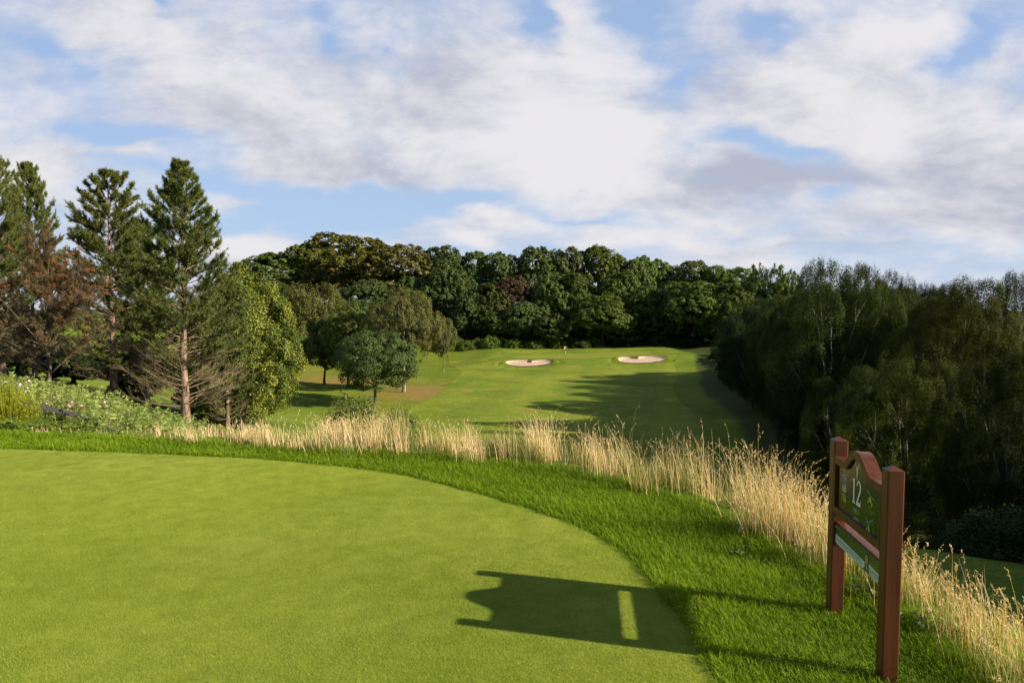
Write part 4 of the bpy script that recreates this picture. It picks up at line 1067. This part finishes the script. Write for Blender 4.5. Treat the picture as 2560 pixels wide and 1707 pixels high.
# short dark-green rough between the tee and the tall grass
g = np.random.default_rng(31)
pts = []
bb = (-10.5, 2.4, .6, 8.9)
n = 1500000
q = np.stack([g.uniform(bb[0], bb[1], n), g.uniform(bb[2], bb[3], n)], 1)
tsd = poly_sd(q[:, 0], q[:, 1], tp) + .012 * np.sin(q[:, 0] * 9 + 2 * np.sin(q[:, 1] * 6)) + .008 * np.sin(q[:, 1] * 31 + q[:, 0] * 17); psd = poly_sd(q[:, 0], q[:, 1], np.vstack([BANDC + outward(BANDC) * .15, [2.8, -8], [-16, -8]]))
dist = np.hypot(q[:, 0], q[:, 1])
keep = (tsd > -.015) & (psd < 0) & (g.random(n) < np.clip(4.2 / dist, .3, 1) ** 1.0) & (np.abs(q[:, 0]) < q[:, 1] * .86 + .5)
q = q[keep]; tsd = tsd[keep]; psd = psd[keep]; dist = dist[keep]; n = len(q)
def vnoise(x, y, s, seed):
    r = np.random.default_rng(seed); a = 0
    for i in range(5):
        th = r.uniform(0, 6.28); f = s * r.uniform(.6, 1.9); a = a + np.sin((x * np.cos(th) + y * np.sin(th)) * f + r.uniform(0, 6.28))
    return a / 5 * 1.4
pat = vnoise(q[:, 0], q[:, 1], 2.6, 1); pat2 = vnoise(q[:, 0], q[:, 1], 9, 2)
ln = (.046 + .014 * pat + .012 * pat2) * g.uniform(.55, 1.3, n) * (1 + .7 * sstep((psd + .3) / .3)) * sstep((tsd + .05) / .10).clip(.55, 1)
wdt = np.clip(.0008 + .00022 * dist, .0011, .0028)
Gr = Geo()
blades(Gr, q, np.full(n, -.004), np.maximum(ln, .02), wdt, np.clip(g.normal(.45, .2, n), 0, .95), np.clip(.48 + .16 * pat + .06 * pat2 + g.normal(0, .14, n), 0, 1), g, 3, .6)
M['rough'] = leaf_mat('rough_grass_blade', (.065, .130, .005), (.135, .225, .008), (.225, .310, .020), trans=.4, vary=0, spec=.1)
tag(Gr.build('rough_grass', M['rough']), kind='stuff')
print('rough blades', n)

# the nearest part of the close-mown tee: blades a centimetre high
g = np.random.default_rng(33)
n = 1900000; yb = 2.2 + 4.6 * g.random(n) ** 1.5; xb = g.uniform(-1, 1, n) * (yb * .80 + .1)
q = np.stack([xb, yb], 1); dens = np.clip((6.8 - yb) / 3.0, 0, 1) * np.clip(yb / 4, .4, 1)
q = q[g.random(n) < dens]; q = q[poly_sd(q[:, 0], q[:, 1], tp) < -.004]; n = len(q)
az = g.uniform(0, 6.28, n); ln = g.uniform(.004, .010, n); le = g.normal(.0, .6, (n, 2)) * ln[:, None]
b0 = np.stack([q[:, 0], q[:, 1], np.full(n, .003)], 1); w_ = np.stack([np.cos(az), np.sin(az), 0 * az], 1) * (.00055 + .00012 * q[:, 1])[:, None]
tip = b0 + np.stack([le[:, 0], le[:, 1], ln], 1)
Gt = Geo(); Gt.add(np.stack([b0 - w_, b0 + w_, tip], 1).reshape(-1, 3), t=np.arange(n * 3).reshape(-1, 3), tint=np.repeat(np.clip(.5 + .16 * vnoise(q[:, 0], q[:, 1], 3.0, 7) + .1 * vnoise(q[:, 0], q[:, 1], 14, 8) + g.normal(0, .16, n), 0, 1), 3))
M['tee_blade'] = leaf_mat('tee_grass_blade', (.142, .196, .018), (.226, .285, .034), (.325, .375, .075), trans=.35, vary=0, spec=.1)
tag(Gt.build('tee_grass', M['tee_blade']), kind='stuff')
print('tee blades', n)

# tall dry grass with seed heads
g = np.random.default_rng(32)
M['dry'] = leaf_mat('dry_grass_stem', (.37, .25, .120), (.62, .455, .255), (.80, .65, .44), trans=.3, vary=0, spec=.2)
M['dry_green'] = leaf_mat('half_green_grass', (.070, .10, .020), (.14, .165, .040), (.27, .25, .08), trans=.35, vary=0, spec=.2)
Gd = Geo(); Gg = Geo()
def arc(p): return np.interp(p, band_px_x, band_t)
bd = np.linalg.norm(np.diff(BANDC, axis=0), axis=1); 
# clumps along the edge: centre, spread, how tall
nc = 210
def band_points(n, lo, hi):
    u = g.random(n); i = (u * (len(BANDC) - 2)).astype(int)
    return BANDC[i] + outward(BANDC)[i] * g.uniform(lo, hi, n)[:, None] + g.normal(0, .04, (n, 2))
def hscale(x, y):
    """how tall the grass grows along the edge: short by the ferns, highest in the middle, broken by dips"""
    pxx = 1280 + x / np.maximum(y, .5) * FPX
    b = np.interp(pxx, [0, 250, 420, 600, 760, 860, 940, 1010, 1060, 1180, 1230, 1290, 1400, 1470, 1540, 1570, 1630, 1660, 1740, 1800, 1900, 2000, 2120, 2300, 2450, 2560, 2900],
                       [.10, .16, .36, .46, .62, .66, .84, 1.05, .66, .66, .70, 1.1, 1.05, .98, .80, 1.15, .74, .85, 1.15, 1.08, 1.02, .98, .84, .68, .66, .72, .7])
    return b
cc = band_points(nc, .0, 1.25); ch = g.uniform(.72, 1.12, nc); ct = g.normal(0, .10, nc); caz = g.uniform(0, 6.28, nc)
def stems(n, lo, hi, hgt, G, head=.75, near=True):
    k = g.integers(0, nc, n); xy = np.where(g.random((n, 1)) < .90, cc[k] + g.normal(0, .075, (n, 2)), band_points(n, lo, hi))
    pxx = 1280 + xy[:, 0] / np.maximum(xy[:, 1], .5) * FPX
    psd = poly_sd(xy[:, 0], xy[:, 1], PLATP); ok = (g.random(n) < np.interp(pxx, [200, 420, 700, 900], [.06, .35, .7, 1])) & (psd > -.34 + .16 * g.random(n)) & (xy[:, 1] > 1.2)
    xy = xy[ok]; k = k[ok]; n = len(xy)
    x, y = xy[:, 0], xy[:, 1]; z = height(x, y) - .01; dist = np.hypot(x, y)
    hs = hscale(x, y); ln = hgt * hs * ch[k] * np.clip(g.normal(.92, .16, n), .45, 1.3)
    wd = np.clip(.00075 + .00020 * dist, .0011, .0023) * g.uniform(.8, 1.25, n)
    lean = np.clip(np.abs(g.normal(.12, .12, n)), 0, .75)
    az = np.where(g.random(n) < .5, caz[k] + g.normal(0, .5, n), g.normal(2.9, .8, n))
    tint = np.clip(.5 + ct[k] + g.normal(0, .16, n), 0, 1)
    P, d, sd = blades(G, xy, z, ln, wd, lean, tint, g, 6, .9, az)
    # seed head: a loose plume of little scales round the top of the stem
    hd = g.random(n) < head; e = P[hd, -1]; t_ = norm(P[hd, -1] - P[hd, -2]); L_ = ln[hd] * g.uniform(.12, .22, hd.sum()); m_ = 9
    if hd.sum():
        s = np.linspace(.05, 1, m_)[None]; droop = d[hd][:, None] * (.22 * s ** 2)[..., None] * L_[:, None, None] - np.array([0, 0, .12]) * (s ** 2)[..., None] * L_[:, None, None]
        c = e[:, None] + t_[:, None] * ((s - .35) * L_[:, None])[..., None] + droop
        wid = (.0045 + .0022 * g.random((len(e), 1))) * np.sin(np.pi * (s * .85 + .12)) ** .7
        c = c + g.normal(0, 1, c.shape) * wid[..., None] * .65
        N = norm(g.normal(size=c.shape)); ax = norm(t_[:, None] + g.normal(0, .45, c.shape))
        G.leaves(c.reshape(-1, 3), N.reshape(-1, 3), (.015 * g.uniform(.7, 1.4, c.shape[:2])).ravel(), .32, np.repeat(np.clip(tint[hd] - .04 + g.normal(0, .1, len(e)), 0, 1), m_), axis=ax.reshape(-1, 3), g=g)
stems(9000, -.12, .95, .46, Gd, .5)
stems(4800, -.12, 1.1, .27, Gd, .1)     # shorter dry leaves between the stems
stems(1500, .9, 2.6, .42, Gd, .5)
BS_ = band_points
def band_points(n, lo, hi): return np.stack([g.uniform(1.9, 5.2, n), g.uniform(1.6, 6.5, n)], 1)
cc = band_points(nc, 0, 1); stems(2700, 0, 1, .46, Gd, .5); stems(1700, 0, 1, .26, Gd, .1); stems(11000, 0, 1, .32, Gg, .05)
band_points = BS_; cc = band_points(nc, .0, 1.25)
stems(9000, -.22, .25, .26, Gg, .02)      # green at the foot
stems(5000, .2, 2.2, .34, Gg, .05)
stems(7000, 1.0, 4.5, .30, Gg, .05)
tag(Gd.build('tall_grass', M['dry']), kind='stuff')
tag(Gg.build('long_grass', M['dry_green']), kind='stuff')
#@@PART4

# ------------------------------------------------------------------ the tee sign
def wood_mat():
    m, t = material('stained_hardwood')
    p = t.objc(); st = t.mapping(p, scale=(1, 1, .05))
    n = t.noise(st, 38, 5, .6, .4); n2 = t.noise(t.mapping(p, scale=(1, 1, .3)), 5, 3)
    col = t.mix(t.smooth(n, .3, .7), (.058, .017, .006), (.108, .031, .011))
    col = t.mix(t.smooth(n2, .35, .75), col, t.mix(1.0, col, (.78, .72, .7), 'MULTIPLY'))
    d = t.n('ShaderNodeBsdfPrincipled'); t.l(col, d.inputs['Base Color']); d.inputs['Roughness'].default_value = .42
    d.inputs['Coat Weight'].default_value = .08; d.inputs['Coat Roughness'].default_value = .25; d.inputs['Specular IOR Level'].default_value = .3
    b = t.n('ShaderNodeBump'); b.inputs['Strength'].default_value = .25; b.inputs['Distance'].default_value = .002; t.l(n, b.inputs['Height']); t.l(b.outputs[0], d.inputs['Normal'])
    t.out(d.outputs[0]); return m
M['wood'] = wood_mat()
M['board'] = plain_mat('green_sign_face', (.004, .013, .005), .25, .2, coat=.35)
M['white_ink'] = plain_mat('white_ink', (.62, .64, .60), .3, .4, coat=.5)
M['yellow_ink'] = plain_mat('yellow_ink', (.50, .46, .03), .3, .4, coat=.5)
M['blue_ink'] = plain_mat('blue_ink', (.22, .24, .50), .3, .4, coat=.5)
M['red_ink'] = plain_mat('red_ink', (.28, .035, .015), .3, .4, coat=.5)
M['pale_ink'] = plain_mat('pale_gold_ink', (.42, .42, .30), .3, .4, coat=.5)
M['lime_ink'] = plain_mat('lime_ink', (.24, .38, .03), .3, .4, coat=.5)
M['dim_ink'] = plain_mat('dim_olive_ink', (.075, .095, .015), .3, .4, coat=.3)
M['map_blue'] = plain_mat('map_blue_ink', (.08, .20, .40), .3, .4, coat=.5)
M['map_green'] = plain_mat('map_dark_green_ink', (.03, .085, .03), .3, .4, coat=.5)
M['plaque_green'] = plain_mat('plaque_green', (.020, .050, .022), .25, .5, coat=.6)
M['plaque_white'] = plain_mat('plaque_pale', (.50, .55, .52), .3, .5, coat=.5)
M['skin'] = plain_mat('printed_skin', (.36, .20, .14), .35, .4, coat=.5)
M['suit'] = plain_mat('printed_dark_suit', (.012, .015, .025), .35, .4, coat=.5)
M['steel'] = plain_mat('screw_steel', (.45, .46, .47), .3, .6)
M['steel'].node_tree.nodes['Principled BSDF'].inputs['Metallic'].default_value = .9
near = at_z(2216, 1690)[:2]; farp = at_z(2086, 1528)[:2]
ctr = (near + farp) / 2; span = np.linalg.norm(near - farp)
tdir = (near - farp) / span; rz = math.atan2(tdir[1], tdir[0])
sg = empty('tee_sign', (ctr[0], ctr[1], 0), rz)
tag(sg, 'brown wooden hole sign on two posts beside the tee', 'sign')
PW = .070; PH = .920; hs = span / 2
for s_ in (-1, 1):
    x0 = s_ * hs
    b_ = Geo().box((-PW/2, -PW/2, -.25), (PW/2, PW/2, PH), bev=.006)
    po = b_.build('post', M['wood'], sg, loc=(x0, 0, 0))
    c_ = Geo(); e_ = PW / 2 - .001
    c_.add([(-e_, -e_, 0), (e_, -e_, 0), (e_, e_, 0), (-e_, e_, 0), (0, 0, .020)], q=[(3, 2, 1, 0)], t=[(0, 1, 4), (1, 2, 4), (2, 3, 4), (3, 0, 4)])
    c_.build('cap', M['wood'], po, loc=(0, 0, PH + .001))
xi = hs - PW / 2 - .001          # half the clear width between posts
ZB, ZS, ZA = .552, .842, .926    # bottom, shoulder, top of the arch
def top_curve(x, zs, za, aw):
    """flat shoulders rising in an S to a round arch in the middle"""
    q = abs(x) / aw
    if q >= 1: return zs
    return zs + (za - zs) * (.5 + .5 * math.cos(math.pi * q ** 1.3))
def slab(xs, lo, hi, y0, y1):
    """a board with a shaped top between depths y0 and y1"""
    g = Geo(); n = len(xs)
    v = [(x, y0, lo(x)) for x in xs] + [(x, y0, hi(x)) for x in xs] + [(x, y1, lo(x)) for x in xs] + [(x, y1, hi(x)) for x in xs]
    q = []
    for i in range(n - 1):
        q += [(i, i+1, n+i+1, n+i), (2*n+i+1, 2*n+i, 3*n+i, 3*n+i+1), (n+i, n+i+1, 3*n+i+1, 3*n+i), (i+1, i, 2*n+i, 2*n+i+1)]
    q += [(0, n, 3*n, 2*n), (n-1, 3*n-1, 4*n-1, 2*n-1)]
    return g.add(v, q=q)
AW = .165; FR = .034
xs = np.linspace(-xi, xi, 61)
tc = lambda x: top_curve(x, ZS, ZA, AW)
ti_ = lambda x: top_curve(x, ZS - FR, ZA - FR - .004, AW - .018)
# one timber panel at the back, the frame proud of it, the green face let in between
slab(xs, lambda x: ZB, tc, -.014, .030).build('back_panel', M['wood'], sg)
fr_ = Geo()
def merge(dst, src): 
    for v_, t_ in zip(src.v, src.tint): pass
    dst.add(np.concatenate(src.v), q=np.concatenate(src.q))
merge(fr_, slab(xs, ti_, lambda x: tc(x) + .003, -.034, -.015))
merge(fr_, slab(np.linspace(-xi, xi, 9), lambda x: ZB - .003, lambda x: ZB + FR, -.034, -.015))
xa = xi - .012
merge(fr_, slab(np.linspace(-xi, -xa, 3), lambda x: ZB + FR + .001, lambda x: ZS - FR - .001, -.034, -.015))
merge(fr_, slab(np.linspace(xa, xi, 3), lambda x: ZB + FR + .001, lambda x: ZS - FR - .001, -.034, -.015))
fr_.build('frame', M['wood'], sg)
FY = -.022
slab(np.linspace(-xa + .001, xa - .001, 61), lambda x: ZB + FR + .001, lambda x: ti_(x) - .001, FY, -.0145).build('board', M['board'], sg)
def text(s, x, z, h, mat, name, wscale=1.0, parent=sg, y=FY - .0012, bold=0.0, align='CENTER'):
    cu = bpy.data.curves.new(name, 'FONT'); cu.body = s; cu.size = 1; cu.align_x = align; cu.offset = bold
    cu.resolution_u = 4
    tmp = bpy.data.objects.new('tmp', cu); C.objects.link(tmp)
    dg = bpy.context.evaluated_depsgraph_get(); me = bpy.data.meshes.new_from_object(tmp.evaluated_get(dg))
    bpy.data.objects.remove(tmp)
    k = h / .72
    for v_ in me.vertices: v_.co = (v_.co.x * k * wscale, 0, v_.co.y * k)
    me.name = name
    return link(name, me, mat, parent, (x, y, z))
def poly(name, pts, mat, parent=sg, y=FY - .0012, loc=(0, 0)):
    """flat printed shapes: list of outlines in (x, z)"""
    me = bpy.data.meshes.new(name); v = []; f = []
    for o_ in pts:
        f.append(list(range(len(v), len(v) + len(o_)))); v += [(a + loc[0], 0, b + loc[1]) for a, b in o_]
    me.from_pydata(v, [], f); me.update()
    return link(name, me, mat, parent, (0, y, 0))
def stroke(pts, w0, w1=None):
    p = np.array(pts, float); w1 = w0 if w1 is None else w1
    t_ = np.gradient(p, axis=0); t_ /= np.linalg.norm(t_, axis=1)[:, None]; nn = np.stack([-t_[:, 1], t_[:, 0]], 1); w_ = np.linspace(w0, w1, len(p))[:, None] / 2
    return [tuple(a) for a in np.vstack([p + nn * w_, (p - nn * w_)[::-1]])]
# the big serif 12
one = [(-.010, 0), (.026, 0), (.026, .006), (.016, .010), (.016, .122), (.012, .122), (-.012, .112), (-.012, .107), (0, .110), (0, .010), (-.010, .006)]
th = np.linspace(math.pi * .95, -.55, 16)
outer = [(.026 + .027 * math.cos(a), .088 + .034 * math.sin(a)) for a in th]; inner = [(.023 + .014 * math.cos(a), .088 + .024 * math.sin(a)) for a in th]
two = outer + [(.018, .020), (.045, .018), (.050, .034), (.054, .034), (.050, 0), (-.002, 0), (-.002, .008)] + inner[::-1]
hn = empty('hole_number', (0, 0, 0)); hn.parent = sg
poly('digit', [one], M['white_ink'], hn, loc=(-.052, .668)); poly('digit', [two], M['white_ink'], hn, loc=(-.012, .668))
TX = -.168
text('YARDS', TX, .792, .013, M['pale_ink'], 'yardage_heading', .8)
text('174', TX, .738, .040, M['blue_ink'], 'yardage', .70, bold=.012)
text('165', TX, .688, .040, M['white_ink'], 'yardage', .70, bold=.012)
text('156', TX, .638, .040, M['yellow_ink'], 'yardage', .70, bold=.012)
text('132', TX, .590, .040, M['red_ink'], 'yardage', .70, bold=.012)
text('PAR 3', -.012, .626, .024, M['pale_ink'], 'par_line', .72)
text('OWLETS', -.012, .591, .016, M['pale_ink'], 'hole_name', .75)
# stag's head emblem under the arch
em = []
em.append([(-.010, .018), (-.016, .026), (-.012, .030), (-.006, .028), (0, .032), (.006, .028), (.012, .030), (.016, .026), (.010, .018), (.008, 0), (.005, -.022), (.003, -.034), (-.003, -.034), (-.005, -.022), (-.008, 0)])
for s_ in (-1, 1):
    a_ = np.linspace(-1.2, 1.25, 12)
    em.append(stroke([(s_ * (.006 + .018 * math.cos(a)), .056 + .026 * math.sin(a)) for a in a_], .006, .003))
    em.append(stroke([(s_ * .023, .050), (s_ * .031, .062), (s_ * .031, .072)], .004, .002))
    em.append(stroke([(s_ * .022, .066), (s_ * .014, .076), (s_ * .013, .084)], .004, .002))
poly('stag_emblem', em, M['pale_ink'], loc=(-.010, .822))
# the little plan of the hole: streams in blue, greens and trees
mp = empty('course_map', (.145, FY, 0)); mp.parent = sg
poly('stream', [stroke([(-.045, .772), (-.015, .766), (.01, .757), (.045, .748)], .006)], M['map_blue'], mp, -.0012)
poly('stream', [stroke([(-.03, .640), (-.012, .628), (.012, .640), (.035, .655)], .006), stroke([(-.0125, .629), (-.022, .612)], .004)], M['map_blue'], mp, -.0012)
def oval(cx, cz, rx, rz_, n=18, rot=0): return [(cx + rx * math.cos(a) * math.cos(rot) - rz_ * math.sin(a) * math.sin(rot), cz + rx * math.cos(a) * math.sin(rot) + rz_ * math.sin(a) * math.cos(rot)) for a in np.linspace(0, 2 * math.pi, n, endpoint=False)]
for o_ in (oval(0, .738, .016, .014), oval(.020, .722, .007, .009), oval(-.020, .724, .006, .008), oval(-.004, .600, .010, .020, rot=.5), oval(-.028, .588, .007, .015, rot=-.3)): poly('map_patch', [o_], M['lime_ink'], mp, -.0012)
tr_ = [oval(*c, .006, .007, 9) for c in zip(gr.uniform(-.055, .055, 40), np.r_[gr.uniform(.66, .71, 18), gr.uniform(.595, .65, 22)])]
poly('map_trees', tr_, M['map_green'], mp, -.0007)
# lower plaque
PB, PT = .390, .500
slab(np.linspace(-xi, xi, 9), lambda x: PB, lambda x: PT, -.016, .026).build('plaque_rail', M['wood'], sg)
pq = slab(np.linspace(-xi + .012, xi - .012, 9), lambda x: PB + .002, lambda x: PT - .010, -.022, -.0162).build('plaque', M['plaque_green'], sg)
PY = -.0226
poly('pale_panel', [[(-xi + .014, PB + .004), (.085, PB + .004), (.105, PB + .020), (.105, PB + .042), (-xi + .014, PB + .050)]], M['plaque_white'], pq, PY)
poly('pale_panel', [[(.158, PB + .004), (xi - .014, PB + .004), (xi - .014, PB + .044), (.150, PB + .050)]], M['plaque_white'], pq, PY)
pr = empty('portrait', (.128, PY, 0)); pr.parent = pq
poly('jacket', [[(-.026, PB + .003), (.026, PB + .003), (.024, PB + .020), (.010, PB + .032), (-.010, PB + .032), (-.024, PB + .020)]], M['suit'], pr, -.0004)
poly('shirt', [[(-.006, PB + .031), (.006, PB + .031), (0, PB + .010)]], M['plaque_white'], pr, -.0008)
poly('face', [oval(0, PB + .062, .016, .026), [(-.007, PB + .028), (.007, PB + .028), (.007, PB + .044), (-.007, PB + .044)]], M['skin'], pr, -.0010)
poly('hair', [[(-.017, PB + .068), (-.013, PB + .088), (0, PB + .094), (.013, PB + .088), (.017, PB + .068), (.012, PB + .080), (0, PB + .083), (-.012, PB + .080)]], M['suit'], pr, -.0014)
# unreadable small print: rows of marks
def rows(x0, x1, z0, dz, nrow, h, seed):
    r = random.Random(seed); out = []
    for k in range(nrow):
        x = x0; z = z0 - k * dz
        while x < x1 - .01:
            l_ = r.uniform(.008, .022); l_ = min(l_, x1 - x); out.append([(x, z), (x + l_, z), (x + l_, z + h), (x, z + h)]); x += l_ + .005
    return out
poly('heading_print', rows(-xi + .030, .075, PB + .082, .02, 1, .013, 1) , M['dim_ink'], pq, PY)
poly('small_print', rows(-xi + .030, .090, PB + .060, .012, 1, .005, 2) + rows(.160, xi - .03, PB + .080, .016, 2, .008, 3), M['dim_ink'], pq, PY)
poly('body_print', rows(-xi + .024, .075, PB + .030, .012, 2, .0045, 4) + rows(.160, xi - .022, PB + .032, .007, 4, .003, 5), M['suit'], pq, PY - .0004)
for sx_ in (-1, 1):
    for z_ in (PB + .012, PT - .022):
        g_ = Geo(); a_ = np.linspace(0, 2 * math.pi, 12, endpoint=False)
        v_ = [(.0045 * math.cos(a), 0, .0045 * math.sin(a)) for a in a_] + [(.003 * math.cos(a), -.003, .003 * math.sin(a)) for a in a_] + [(0, -.0034, 0)]
        g_.add(v_, q=[(i, (i + 1) % 12, 12 + (i + 1) % 12, 12 + i) for i in range(12)], t=[(12 + i, 12 + (i + 1) % 12, 24) for i in range(12)])
        g_.build('screw', M['steel'], pq, loc=(sx_ * (xi - .019), PY + .0002, z_))

# ------------------------------------------------------------------ flag on the green
fp = at_y(1414, 886, 148.5); fz = H(fp[0], 148.5)
fs = empty('flagstick', (fp[0], 148.5, fz + .1)); tag(fs, 'red and white flag on a banded pole on the far green', 'flag')
M['pole_white'] = plain_mat('pole_white', (.75, .73, .70), .4); M['pole_black'] = plain_mat('pole_black', (.03, .03, .03), .4)
M['flag_red'] = plain_mat('flag_red', (.62, .03, .03), .7); M['flag_white'] = plain_mat('flag_white', (.80, .62, .58), .7)
for k in range(4):
    Geo().tubes([(0, 0, k * .55), (0, 0, k * .55 + .275), (0, 0, k * .55 + .55)], [.035] * 3, 8).build('pole', M['pole_white' if k % 2 else 'pole_black'], fs, smooth=True)
def cloth(x0, x1, z0, z1, th, y0):
    g = Geo(); n = 14; s = np.linspace(0, 1, n); x = x0 + (x1 - x0) * s; y = y0 + .06 * np.sin(s * 7)
    dz = -.10 * s
    v = []
    for sy in (-th, th):
        for zz in (z0, z1): v += [(a, b + sy, zz + c) for a, b, c in zip(x, y, dz)]
    q = []
    for i in range(n - 1):
        q += [(i, i+1, n+i+1, n+i), (2*n+i+1, 2*n+i, 3*n+i, 3*n+i+1), (n+i, n+i+1, 3*n+i+1, 3*n+i), (i+1, i, 2*n+i, 2*n+i+1)]
    q += [(0, n, 3*n, 2*n), (n-1, 3*n-1, 4*n-1, 2*n-1)]
    return g.add(v, q=q)
fl_ = cloth(-.04, -.48, 1.72, 2.18, .008, 0).build('flag', M['flag_red'], fs, smooth=False)
cloth(-.12, -.38, 1.81, 2.09, .018, 0).build('emblem', M['flag_white'], fl_)
if __name__ == '__main__':
    for r_ in TRACE: print(r_)
